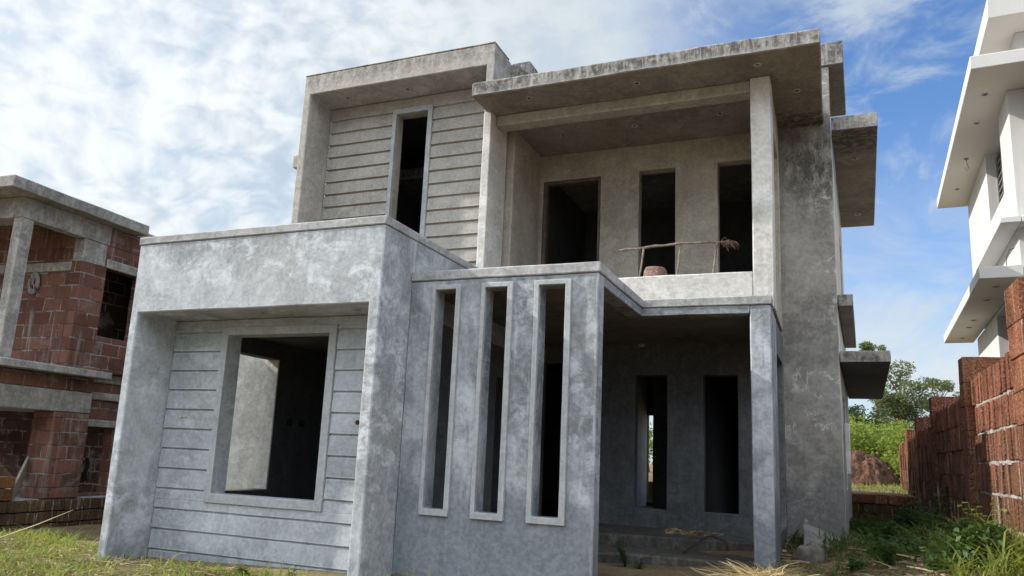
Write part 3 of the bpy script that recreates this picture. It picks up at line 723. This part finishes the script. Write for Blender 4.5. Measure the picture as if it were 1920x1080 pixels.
tree('tree', 'distant feathery tree top peeping over the lowest sunshade', (12.0, 46, 1.2), 9, (-.3, 0, 7.75), (.95, .9, 1.1), 16, 2600, .18, 23, M['leaf'], .15, G1)
tree('tree', 'dense dark green tree low beside the house corner', (10.4, 34, 1.2), 4, (.2, 0, 2.3), (1.5, 1.2, 1.5), 26, 5000, .16, 24, M['leafd'], .12, G1)
tree('tree', 'dark bushy tree filling the gap under the tall tree', (12.0, 36, 1.2), 4, (.0, 0, 1.6), (1.2, 1.0, 1.1), 18, 3600, .15, 25, M['leafd'], .1, G1)
def bush(name, label, loc, rad, n, size, seed, m, group=None):
    r = random.Random(seed); b = empty(name, loc); tag(b, label, 'bush', group); cl = []
    for i in range(14):
        cl.append(((r.uniform(-1, 1) * rad[0] * .75, r.uniform(-1, 1) * rad[1] * .7, rad[2] * r.uniform(.25, .8)), (rad[0] * .38, rad[1] * .4, rad[2] * .36)))
    leaf_cloud('foliage', m, cl, n, size, seed, b, droop=0)
    bm = bmesh.new()
    for c, s in cl: tube(bm, [(c[0] * .25, c[1] * .25, -.2), (c[0] * .7, c[1] * .7, c[2] * .6), c], [.03, .02, .008], 5)
    finish('stems', bm, M['bark'], b, 0, 60)
G2 = 'bright bushes on the raised ground'
bush('bush', 'sunny yellow-green bush spreading above the red soil mound', (10.35, 20.5, 1.5), (1.0, .8, 1.35), 3400, .13, 31, M['leafy'], G2)
bush('bush', 'bright green bush next to the stepped boundary wall end', (11.55, 20, 1.1), (.75, .7, 1.55), 2400, .12, 32, M['leafy'], G2)
bush('bush', 'pale green bush touching the house corner on the raised ground', (9.55, 23, 1.5), (.9, .8, 1.7), 2400, .12, 33, M['leafy'], G2)
bush('bush', 'small green bush at the right end of the soil mound', (11.2, 17.9, .95), (.38, .4, .9), 1100, .10, 35, M['leafy'], G2)
bush('bush', 'wide yellow-green bush in front of the dark trees', (10.6, 25, 1.4), (1.6, .9, 1.9), 4200, .13, 36, M['leafy'], G2)
bush('bush', 'bright bush glimpsed through the house behind the narrow porch opening', (3.75, 19.5, 1.0), (1.1, .8, 1.7), 2000, .13, 34, M['leafy'], G2)
# soil mound
bm = bmesh.new(); bmesh.ops.create_grid(bm, x_segments=90, y_segments=70, size=1)
for v in bm.verts:
    x, y = v.co.x, v.co.y; q = max(0, 1 - x * x - y * y)
    ridge = .10 * mnoise.noise(Vector((x * 9 + y * 2, y * 3, 2))) + .09 * mnoise.noise(Vector((x * 4, y * 4, 5))) + .06 * mnoise.noise(Vector((x * 16, y * 12, 5)))
    v.co = Vector((10.0 + x * 1.3, 18.3 + y * 1.3, .9 + 1.05 * q ** .6 * (1 + ridge * 1.3) + ridge * .3 * (q > 0)))
tag(finish('soil_mound', bm, M['mound'], None, 0, 80), 'heap of reddish brown soil on the raised ground behind the low wall', 'soil heap')

# grasses ------------------------------------------------------------
def blades(name, m, n, fpos, h, w, seed, lean=.5, base=gz, kind='stuff', loc=None):
    r = random.Random(seed); vs = []; fs = []
    for i in range(n):
        x, y = fpos(r)
        if x is None: continue
        z = base(x, y) - .01; H_ = r.uniform(*h) * (.6 + .8 * r.random()); a = r.uniform(0, 6.283); ln = r.uniform(.1, lean) * H_
        d = Vector((math.cos(a), math.sin(a), 0)); s = Vector((-d.y, d.x, 0)) * r.uniform(*w) * .5
        k = len(vs); p = Vector((x, y, z))
        if loc: p -= Vector(loc)
        for t, ww in ((0, 1), (.4, .9), (.75, .6), (1, .08)):
            q = p + d * ln * t * t * 1.6 + Vector((0, 0, H_ * (t - .28 * lean * t * t * t))); vs += [tuple(q - s * ww), tuple(q + s * ww)]
        fs += [(k, k+1, k+3, k+2), (k+2, k+3, k+5, k+4), (k+4, k+5, k+7, k+6)]
    o = mesh_from(name, vs, fs, m)
    if loc: o.location = loc
    if kind: o['kind'] = kind
    return o
def area(x0, x1, y0, y1, thr=.0, f=1.3, block_=None):
    def g(r):
        for _ in range(30):
            x, y = r.uniform(x0, x1), r.uniform(y0, y1)
            if block_ and block_(x, y): continue
            if mnoise.noise(Vector((x * f, y * f, 1.5))) + r.uniform(-.35, .35) > thr: return x, y
        return None, None
    return g
inhouse = lambda x, y: (x < -2.6 and y > .8) or (1.3 < x < 5.0 and y > -.03) or (5.0 < x < 7.3 and y > .6) or (x > 7.2 and x < 9.55 and y > 5.15) or (x > 10.9 and y > -3) or (6.9 < x < 8.8 and y > 2.5)
tag(blades('grass', M['grass'], 10500, area(-3.4, 5.6, -2.6, 2.2, -.08, 1.9, inhouse), (.05, .22), (.006, .022), 41, 1.2), 'short sunlit green and yellow grass in front of the left room', 'grass')
tag(blades('grass', M['weedg'], 3200, area(8.4, 10.9, .6, 11.5, .0, 1.1, inhouse), (.08, .26), (.006, .018), 42, 1.2), 'patchy dark grass in the passage beside the right wall', 'grass')
tag(blades('grass', M['grass'], 1700, area(10.3, 10.97, .6, 4.4, .0, 2.2), (.10, .36), (.007, .018), 43, 1.2), 'tall sunlit yellow-green grass at the foot of the red wall', 'grass')
tag(blades('grass', M['grass'], 2200, area(8.8, 12.5, 12.1, 21, .1, .8), (.06, .18), (.012, .025), 44, 1.0, tz), 'dry sunlit grass on the raised ground behind the low wall', 'grass')
tag(blades('grass', M['grass'], 420, area(10.6, 10.97, .7, 3.0, -.3, 2.2), (.2, .5), (.009, .022), 46, 1.2), 'long sunlit grass blades rising against the near red wall', 'grass')
r = random.Random(77); cl = []
for _ in range(330):
    x, y = r.uniform(9.0, 10.95), r.uniform(.8, 11.3)
    if inhouse(x, y) or (x < 9.85 and y < 5.3) or (x > 10.6 and y < 2.0) or mnoise.noise(Vector((x * .9, y * .9, 4))) < -.12 + (.25 if x < 9.8 else 0): continue
    q = r.uniform(.06, .15) * (1.5 if x > 10.5 else 1); cl.append(((x, y, gz(x, y) + q * .7), (q, q, q * .9)))
tag(leaf_cloud('weed_cover', M['weed'], cl, 7500, .085, 78, None, droop=0, aspect=.5), 'low tangled leafy weeds covering the side passage', 'weeds', kind='stuff')
lit = straw_mesh('dry_litter', 9000, lambda r: (lambda x, y: (x, y, gz(x, y) + r.uniform(0, .07)) if not inhouse(x, y) else (x, -1.2, gz(x, -1.2) + .01))(r.uniform(-3, 6), r.uniform(-2.4, 1.2)), (.04, .22), (.005, .02), M['litter'], 51, .25, .3)
tag(lit, 'dry straw and leaf litter strewn over the front yard', 'litter', kind='stuff')
lit = straw_mesh('dry_litter', 4000, lambda r: (lambda x, y: (x, y, gz(x, y) + r.uniform(0, .03)))(r.uniform(8.7, 10.8), r.uniform(.6, 9.5)), (.04, .30), (.005, .03), M['litter'], 52, .25, .3)
tag(lit, 'dry litter and twigs strewn in the shaded side passage', 'litter', kind='stuff')

def weed(label, loc, h, n, seed, m='weed', leaf=.07, spread=.5, group='weeds growing round the house'):
    r = random.Random(seed); t = empty('weed_plant', loc); tag(t, label, 'weed', group)
    bm = bmesh.new(); vs = []; fs = []
    for i in range(n):
        a = r.uniform(0, 6.283); d = Vector((math.cos(a), math.sin(a), 0)); hh = h * r.uniform(.55, 1.05); sp = spread * h * r.uniform(.2, 1)
        pts = [Vector((0, 0, -.03)), d * sp * .35 + Vector((0, 0, hh * .5)), d * sp + Vector((0, 0, hh))]
        tube(bm, pts, [.005, .004, .002], 4)
        for q in range(7):
            u = .25 + .75 * q / 6; p = pts[0].lerp(pts[1], u * 2) if u < .5 else pts[1].lerp(pts[2], u * 2 - 1)
            b = r.uniform(0, 6.283); e = Vector((math.cos(b), math.sin(b), r.uniform(-.2, .5))).normalized(); L = leaf * r.uniform(.6, 1.3)
            s = e.cross(Vector((0, 0, 1))).normalized() * L * .28; k = len(vs)
            vs += [tuple(p), tuple(p + e * L * .5 - s), tuple(p + e * L + Vector((0, 0, -.2 * L))), tuple(p + e * L * .5 + s)]; fs.append((k, k+1, k+2, k+3))
    finish('stem', bm, M[m], t, 0, 60); mesh_from('leaves', vs, fs, M[m], t)
weed('leafy green weed growing at the left end of the porch step', (7.06, 2.62, .14), .30, 9, 61)
weed('small green weed close to the foot of the porch step', (7.25, 2.5, .13), .16, 6, 62)
weed('dark little weed on the soil bank below the big window', (3.75, -.22, gz(3.75, -.22)), .13, 8, 63, leaf=.08)
weed('thin weed by the inner foot of the portal leg', (2.0, -.12, gz(2, -.12)), .14, 4, 64, leaf=.04)
weed('spindly weed below the right end of the big window', (4.35, -.2, gz(4.35, -.2)), .17, 4, 65, leaf=.04)
weed('broad-leaved weed at the foot of the first laterite pier', (10.55, 4.6, gz(10.55, 4.6)), .45, 12, 66, leaf=.11)
weed('sunlit weed beside the low retaining wall end', (10.72, 11.4, gz(10.72, 11.4)), .45, 10, 67, 'leafy', .10)
weed('shaded weed patch in the middle of the side passage', (10.1, 5.4, gz(10.1, 5.4)), .28, 11, 68, leaf=.10)
weed('shaded weed near the rubble block', (9.9, 4.2, gz(9.9, 4.2)), .20, 9, 69, leaf=.09)
weed('dark weed growing against the shaded laterite panel', (10.75, 6.5, gz(10.75, 6.5)), .8, 16, 70, leaf=.12)
weed('bright weed under the red wall at the frame edge', (10.7, 2.3, gz(10.7, 2.3)), .5, 14, 71, 'leafy', .09)
weed('low weed on the litter close to the straw heap', (9.6, 2.2, gz(9.6, 2.2)), 0.18, 9, 80, 'weed', leaf=.10)
weed('leafy weed midway between the pillar and the red wall', (10.3, 3.4, gz(10.3, 3.4)), 0.35, 12, 81, 'weed', leaf=.10)
weed('small leafy weed at the lower edge of the passage', (9.9, 2.2, gz(9.9, 2.2)), 0.25, 9, 82, 'weed', leaf=.10)
weed('shaded weed by the second laterite pier', (10.5, 7.6, gz(10.5, 7.6)), 0.5, 12, 83, 'weed', leaf=.10)
weed('far weed in the shade near the third laterite pier', (10.65, 9.3, gz(10.65, 9.3)), 0.5, 12, 84, 'weed', leaf=.10)
weed('dark weed climbing the low retaining wall', (10.0, 10.9, gz(10.0, 10.9)), 0.5, 10, 85, 'weed', leaf=.10)
# a long grass stalk by the left house plinth
bm = bmesh.new(); tube(bm, [(-.6, -.5, -.1), (.0, -.3, .12), (.5, -.1, .34), (.85, .05, .52)], [.009, .008, .006, .002], 5)
tag(finish('grass_stalk', bm, M['straw'], None), 'long pale grass stalk slanting up in front of the laterite plinth', 'stalk')
bm = bmesh.new(); tube(bm, [(9.95, 1.9, .35), (10.25, 2.4, .55), (10.6, 2.9, .78), (10.85, 3.2, .86)], [.008, .008, .006, .003], 5)
tag(finish('grass_stalk', bm, M['straw'], None), 'long thin stalk arching over the side passage towards the red wall', 'stalk')

# ------------------------------------------------------------------ white house on the right
W = empty('white_house', (12, 8.5, 0), math.radians(-2.4)); tag(W, 'white painted neighbouring house with thin overhanging slabs above the red wall', 'house')
def wb(name, m, x, y, z, holes=(), axis='y', parent=None):
    bm = bmesh.new(); solid(bm, x, y, z, holes, axis, 3, 0); o = finish(name, bm, m, parent or W, .012); return o
wx = .72
up_ = wb('upper_wall', M['white'], (wx, 6), (1.2, 8.2), (5.3, 8.84), [(2.4, 4.45, 7.15, 8.78)], 'x') if False else None
def wall_with_recess(name, y0, y1, z0, z1, rec):
    bm = bmesh.new(); solid(bm, (wx, wx + .3), (y0, y1), (z0, z1), [rec], 'x', 3, 0)
    solid(bm, (wx + .302, 6), (y0, y1), (z0, z1), (), 'y', 3, 0)
    return finish(name, bm, M['white'], W, .012)
u1 = wall_with_recess('upper_wall', 1.15, 8.2, 5.30, 8.846, (2.35, 4.5, 7.15, 8.83))
l1 = wall_with_recess('lower_wall', 1.5, 8.2, .2, 5.05, (2.5, 4.65, 3.6, 5.0))
def grille(parent, y0, y1, z0, z1):
    bm = bmesh.new(); solid(bm, (wx + .25, wx + .27), (y0, y1), (z0, z1), (), 'y', 3, 0); f = finish('window_pane', bm, M['black'], parent)
    bm = bmesh.new()
    nz = int((z1 - z0) / .16)
    for i in range(nz + 1): solid(bm, (wx + .222, wx + .246), (y0, y1), (z0 + i * (z1 - z0) / nz - .012, z0 + i * (z1 - z0) / nz + .012), (), 'y', 9, 0)
    for i in range(4): solid(bm, (wx + .20, wx + .22), (y0 + i * (y1 - y0) / 3 - .015, y0 + i * (y1 - y0) / 3 + .015), (z0, z1), (), 'y', 9, 0)
    finish('window_grille', bm, M['cable'], f)
grille(u1, 2.36, 4.49, 7.2, 8.7); grille(l1, 2.51, 4.64, 3.65, 4.95)
def wslab(name, x, y, z):
    o = wb(name, [M['white'], M['offwhite']], x, y, z)
    for p in o.data.polygons:
        if p.normal.z < -.8: p.material_index = 1
    return o
s2 = wslab('main_roof', (0, 6), (.0, 8.5), (8.85, 9.11))
wslab('top_roof', (0.0, 6), (-2.4, -.3), (8.37, 8.68)) if False else None
# higher roof over the stair head, further right and higher
s1 = wslab('top_roof', (.42, 6), (.55, 5.0), (10.12, 10.52)); wb('stair_head', M['white'], (.95, 6), (1.3, 4.6), (9.112, 10.12))
s4 = wslab('middle_sunshade', (0, wx - .002), (.95, 9.0), (5.055, 5.285)); wb('front_ledge', M['white'], (wx, 6), (.95, 1.148), (5.055, 5.285))
# folded balcony band: a slab edge further up that runs back and meets the sunshade
wb('balcony_band', [M['white']], (.38, wx - .002), (.75, 4.6), (6.05, 6.17)); wb('front_band', M['white'], (wx, 6), (.75, 1.147), (6.05, 6.17))
wb('pilaster', M['white'], (1.05, 6), (.8, 1.146), (6.172, 8.85))
def wring(x, y, z, parent, r=.07):
    o = ring(x, y, z, parent, r, M['socket']); return o
for y in (1.2, 2.6, 4.7, 6.9): wring(.36, y, 8.848, s2, .06)
for y in (1.7, 3.0, 5.4, 6.4, 8.1): wring(.36, y, 5.053, s4, .065)
bm = bmesh.new(); tube(bm, [(.36, 4.7, 8.845), (.37, 4.7, 8.72), (.40, 4.72, 8.62), (.36, 4.75, 8.56), (.33, 4.7, 8.60), (.35, 4.68, 8.64)], .008, 5); finish('loose_wire', bm, M['cable'], s2)
bm = bmesh.new(); tube(bm, [(.55, 1.6, 5.28), (.55, 1.6, 5.38)], .05, 8); tube(bm, [(.55, 1.6, 5.38), (.56, 1.6, 5.6), (.62, 1.6, 5.75), (.70, 1.6, 5.77)], .008, 5); finish('lamp_wire', bm, M['black'], s4)

# ------------------------------------------------------------------ unfinished laterite house on the left
L = empty('laterite_house', (-3, 1.1, 0), math.radians(3.4)); tag(L, 'half-built red laterite house with flat concrete roof at the left edge', 'house')
def lb(name, m, x, y, z, holes=(), axis='y', parent=None, bevel=.012, amp=.008):
    bm = bmesh.new(); solid(bm, x, y, z, holes, axis, .4, amp); return finish(name, bm, M[m], parent or L, bevel)
lr = lb('roof_slab', 'beam', (-6, 0), (0.02, 2.96), (5.43, 5.63)); lb('rear_roof', 'beam', (-6, -.35), (2.965, 9), (5.43, 5.60))
lb('balcony_pillar', 'beam', (-.49, -.30), (.49, .73), (2.625, 5.06), amp=.012)
lb('roof_beam', 'beam', (-.50, -.29), (.48, 2.35), (5.062, 5.428)); lb('front_beam', 'beam', (-6, -.505), (.48, .72), (5.062, 5.428))
lb('corner_column', 'beam', (-.55, -.285), (1.785, 2.30), (4.62, 5.06), amp=.02)
uw_ = lb('upper_side_wall', 'brick', (-.52, -.30), (1.80, 6), (2.62, 5.06), [(2.36, 3.2, 3.30, 4.62)], 'x'); lb('side_lintel', 'beam', (-.53, -.288), (2.34, 3.3), (4.625, 4.80), parent=uw_)
lb('wall_top', 'brick', (-.52, -.30), (2.352, 6), (5.062, 5.428))
fw_ = lb('upper_front_wall', 'brick', (-6, -.525), (1.80, 2.0), (2.62, 5.42), [(-5, -2.05, 2.9, 4.4)]); lb('front_lintel', 'beam', (-6, -.56), (1.788, 1.99), (4.45, 4.62), parent=fw_) 
lb('balcony_slab', 'beam', (-6, 0), (.30, 2.56), (2.49, 2.618)); lb('brick_band', 'brick', (-6, -.30), (.35, 2.44), (2.215, 2.488)); 
lb('ground_lintel', 'beam', (-6, -.285), (.34, 2.45), (1.83, 2.213)); lb('ground_pier', 'brick', (-.8, -.30), (1.70, 2.46), (.30, 1.828), amp=.015)
sd_ = lb('recessed_wall', 'brick', (-.85, -.60), (2.47, 8), (.30, 2.62), [(2.70, 3.35, .35, 1.58)], 'x', amp=.015); lb('recess_lintel', 'beam', (-.86, -.55), (2.55, 3.9), (1.60, 1.74), parent=sd_); lb('recess_lintel', 'beam', (-.86, -.52), (2.46, 3.9), (2.12, 2.26), parent=sd_)
lb('inner_wall', 'brickdk', (-6, -.86), (3.4, 3.6), (.30, 2.48)); lb('inner_floor', 'beam', (-6, -.35), (.35, 8), (.1, .30)); lb('upper_inner_wall', 'brickdk', (-6, -.53), (4.2, 4.4), (2.62, 5.42))
lb('upper_partition', 'brickdk', (-1.5, -1.35), (2.02, 4.19), (2.63, 5.42)); lb('upper_inner_floor', 'beam', (-6, -.53), (2.565, 8), (2.45, 2.62))
bm = bmesh.new(); r = random.Random(3)
for k in range(4):
    y = .05 - (.18 if k % 2 else 0)
    while y < 3.6:
        w = r.uniform(.34, .42); a = max(y, .02); pr = r.uniform(0, .03)
        solid(bm, (-.5, -.20 + pr), (a, y + w - .014), (-.5 + .2 * k, -.315 + .2 * k), (), 'x', .14, .014); y += w
    x = -.52
    while x > -6: solid(bm, (x - .38, x - .014), (.02 - r.uniform(0, .02), .3), (-.5 + .2 * k, -.315 + .2 * k), (), 'y', .14, .014); x -= .38
finish('plinth', bm, M['plinth'], L, .01, 40)
bm = bmesh.new(); tube(bm, [(-6, .8, 5.42), (-6.0, .8, 5.41)], .05, 6); bm.free()
LM = Matrix.Translation((-3, 1.1, 0)) @ Matrix.Rotation(math.radians(3.4), 4, 'Z')
# coil of cable hung on the upper front wall
bm = bmesh.new(); r = random.Random(9)
for k in range(7):
    rr = .17 - .012 * k; yy = -.02 - .012 * (k % 3)
    tube(bm, [(rr * .78 * math.cos(t * .449) + r.uniform(-.008, .008), yy, rr * 1.25 * math.sin(t * .449) + r.uniform(-.008, .008)) for t in range(15)], .011, 5, False)
tube(bm, [(-.06, -.04, -.12), (.0, -.05, .0), (.03, -.05, .12)], .012, 5); tube(bm, [(.05, -.04, -.1), (-.02, -.05, .05), (-.04, -.04, .15)], .012, 5)
o = finish('cable_coil', bm, M['cable'], None); o.matrix_world = LM @ Matrix.Translation((-1.39, 1.78, 4.22))
tag(o, 'oval coil of grey cable hanging on the laterite wall', 'cable coil')
for i, (dz, lab) in enumerate(((0, 'brown laterite block on the plinth, under another block'), (.2, 'brown laterite block lying on top of another on the plinth'))):
    bm = bmesh.new(); solid(bm, (-.19, .19), (-.16, .16), (0, .19), (), 'y', .1, .01); o = finish('laterite_block', bm, M['laterbr'], None, .01, 40)
    o.matrix_world = LM @ Matrix.Translation((-.38, .92 + .01 * i, .305 + dz - .0)); tag(o, lab, 'block', 'loose blocks on the plinth')
bm = bmesh.new()
pts_ = [Vector((-.28, 1.10, .30)), Vector((-.95, 1.95, 1.10))]; d = (pts_[1] - pts_[0]).normalized(); s = d.cross(Vector((0, 0, 1))).normalized() * .02; w = s.cross(d).normalized() * .125
vv = [bm.verts.new(p + a * s + b * w) for p in pts_ for a, b in ((-1, -1), (1, -1), (1, 1), (-1, 1))]
for f in ((0, 1, 2, 3), (7, 6, 5, 4), (0, 4, 5, 1), (1, 5, 6, 2), (2, 6, 7, 3), (3, 7, 4, 0)): bm.faces.new([vv[i] for i in f])
bmesh.ops.recalc_face_normals(bm, faces=bm.faces)
o = finish('wooden_plank', bm, M['plank'], None, .004); o.matrix_world = LM.copy(); tag(o, 'grey timber plank leaning inside the ground-floor opening', 'plank')
bm = bmesh.new(); bmesh.ops.create_grid(bm, x_segments=6, y_segments=14, size=1)
for v in bm.verts:
    x, y = v.co.x, v.co.y; v.co = Vector((.03 * math.sin(x * 5), x * .07 * (1 - .3 * y) + .02 * math.sin(y * 4), y * .22 - .03 * abs(x)))
o = finish('dark_cloth', bm, M['cloth'], None, 0, 80); o.modifiers.new('thick', 'SOLIDIFY').thickness = .008
o.matrix_world = LM @ Matrix.Translation((-.57, 2.80, .80)); tag(o, 'black rag hanging at the edge of the recessed side opening', 'rag')

# ------------------------------------------------------------------ sky, sun, camera
SUN = Vector((-1.0, -.22, .69)).normalized(); el = math.asin(SUN.z); az = math.atan2(SUN.x, SUN.y)
w = bpy.data.worlds.new('World'); sc.world = w; w.use_nodes = True; t = w.node_tree
bg = t.nodes['Background']
class WN(N):
    def __init__(s): s.t = t
q = WN()
sky = q.node('ShaderNodeTexSky'); sky.sky_type = 'NISHITA'; sky.sun_disc = False; sky.sun_elevation = el; sky.sun_rotation = az
sky.air_density = 1.0; sky.dust_density = .6; sky.ozone_density = 2.0
tc = q.node('ShaderNodeTexCoord').outputs['Generated']
x, y, z = q.sep(tc)
zc = q.math('ADD', q.math('MAXIMUM', z, 0), .16)
pl = q.comb(q.math('DIVIDE', x, zc), q.math('DIVIDE', y, zc), 0)
side = q.math('ADD', q.math('MULTIPLY', x, .924), q.math('MULTIPLY', y, .382))       # how far to the right of the house
back = q.ramp(q.math('ADD', q.math('MULTIPLY', y, -.92), q.math('MULTIPLY', x, .38)), -.1, .5)   # the half of the sky behind the photographer
warp = q.noise(pl, 1.3, 3, .5); plw = q.comb(q.math('ADD', q.math('DIVIDE', x, zc), q.math('MULTIPLY', warp, .5)), q.math('ADD', q.math('DIVIDE', y, zc), q.math('MULTIPLY', warp, -.35)), 0)
dirw = q.node('ShaderNodeVectorMath', operation='ADD'); q.link(tc, dirw.inputs[0]); q.link(q.comb(q.math('MULTIPLY', warp, .10), q.math('MULTIPLY', warp, -.08), q.math('MULTIPLY', warp, .12)), dirw.inputs[1])
cells = q.noise(q.scale(dirw.outputs[0], 1, 1, 1.5), 26, 3.5, .52, .25); big = q.noise(pl, .8, 5, .55, .3); soft = q.noise(pl, 1.6, 7, .6, .6); mid = q.noise(q.scale(dirw.outputs[0], 1, 1, 1.4), 6.5, 5, .55, .3)
wisp = q.noise(q.scale(dirw.outputs[0], 1, 1, 1.7, (3, 1, 0)), 6.0, 9, .62, .5)
cover = q.math('MAXIMUM', q.ramp(q.math('ADD', side, q.math('MULTIPLY', q.math('SUBTRACT', soft, .5), .45)), .06, .36, 1, 0), back)
dense = q.math('ADD', .86, q.math('MULTIPLY', q.ramp(q.math('ADD', q.math('MULTIPLY', cells, .4), q.math('MULTIPLY', mid, .6)), .36, .6), .14))
wz = q.math('MULTIPLY', q.ramp(wisp, .45, .70), .75)
low = q.ramp(z, .08, .42, 1.0, 0)
thin = q.math('MAXIMUM', wz, q.math('MULTIPLY', low, q.ramp(wisp, .32, .6, .3, 1)))
mx = q.node('ShaderNodeMix', data_type='FLOAT'); q.link(cover, mx.inputs[0]); q.link(thin, mx.inputs[2]); q.link(dense, mx.inputs[3])
fade = q.ramp(side, -.35, .1)      # the cells melt into an even veil towards the blue
bs = q.math('ADD', q.math('MULTIPLY', cells, .55), q.math('ADD', q.math('MULTIPLY', mid, .18), q.math('MULTIPLY', big, .27)))
bv = q.node('ShaderNodeMix', data_type='FLOAT'); q.link(fade, bv.inputs[0]); q.link(q.ramp(bs, .34, .60), bv.inputs[2]); q.link(q.ramp(q.math('ADD', q.math('MULTIPLY', mid, .4), q.math('MULTIPLY', big, .6)), .3, .7, .25, .6), bv.inputs[3])
glow = q.ramp(q.math('ADD', q.math('MULTIPLY', side, -1), q.math('MULTIPLY', z, .4)), .1, .9, 0, .35)
SK = 0.11
def cc(r, g, b): return (r / SK, g / SK, b / SK)
cloud = q.mix(bv.outputs[0], cc(.185, .218, .245), cc(.335, .352, .358))
cloud = q.mix(glow, cloud, cc(.37, .385, .385))
fill_ = q.math('MULTIPLY', back, q.ramp(z, .15, .55))       # unseen clouds behind the camera, brightened as fill for the facades
cloud = q.mix(q.math('MULTIPLY', fill_, .85), cloud, cc(.92, .97, 1.05))
skyc = q.mix(1.0, sky.outputs['Color'], (.40, .52, .66), 'MULTIPLY')
col = q.mix(mx.outputs[0], skyc, cloud)
q.link(col, bg.inputs['Color']); bg.inputs['Strength'].default_value = SK

sl = bpy.data.lights.new('sun', 'SUN'); sl.energy = 2.3; sl.angle = math.radians(.53); sl.color = (1, .94, .84)
so = bpy.data.objects.new('sun', sl); COL.objects.link(so); so.rotation_euler = SUN.to_track_quat('Z', 'Y').to_euler(); so.location = (-20, -5, 20)
cam = bpy.data.cameras.new('camera'); co = bpy.data.objects.new('camera', cam); COL.objects.link(co); sc.camera = co
co.location = (9.41722194, -6.80619833, 1.38106501); co.rotation_euler = (1.7616634, -0.04389034, 0.39161785)
cam.sensor_width = 36; cam.lens = 1435.55 / 1920 * 36; cam.shift_y = 39.78 / 1920; cam.clip_end = 2000; cam.clip_start = .05
vs_ = sc.view_settings; vs_.view_transform = 'Standard'; vs_.look = 'None'; vs_.gamma = 1; vs_.exposure = 1.5; vs_.use_curve_mapping = False
sc.cycles.max_bounces = 8; sc.cycles.diffuse_bounces = 4
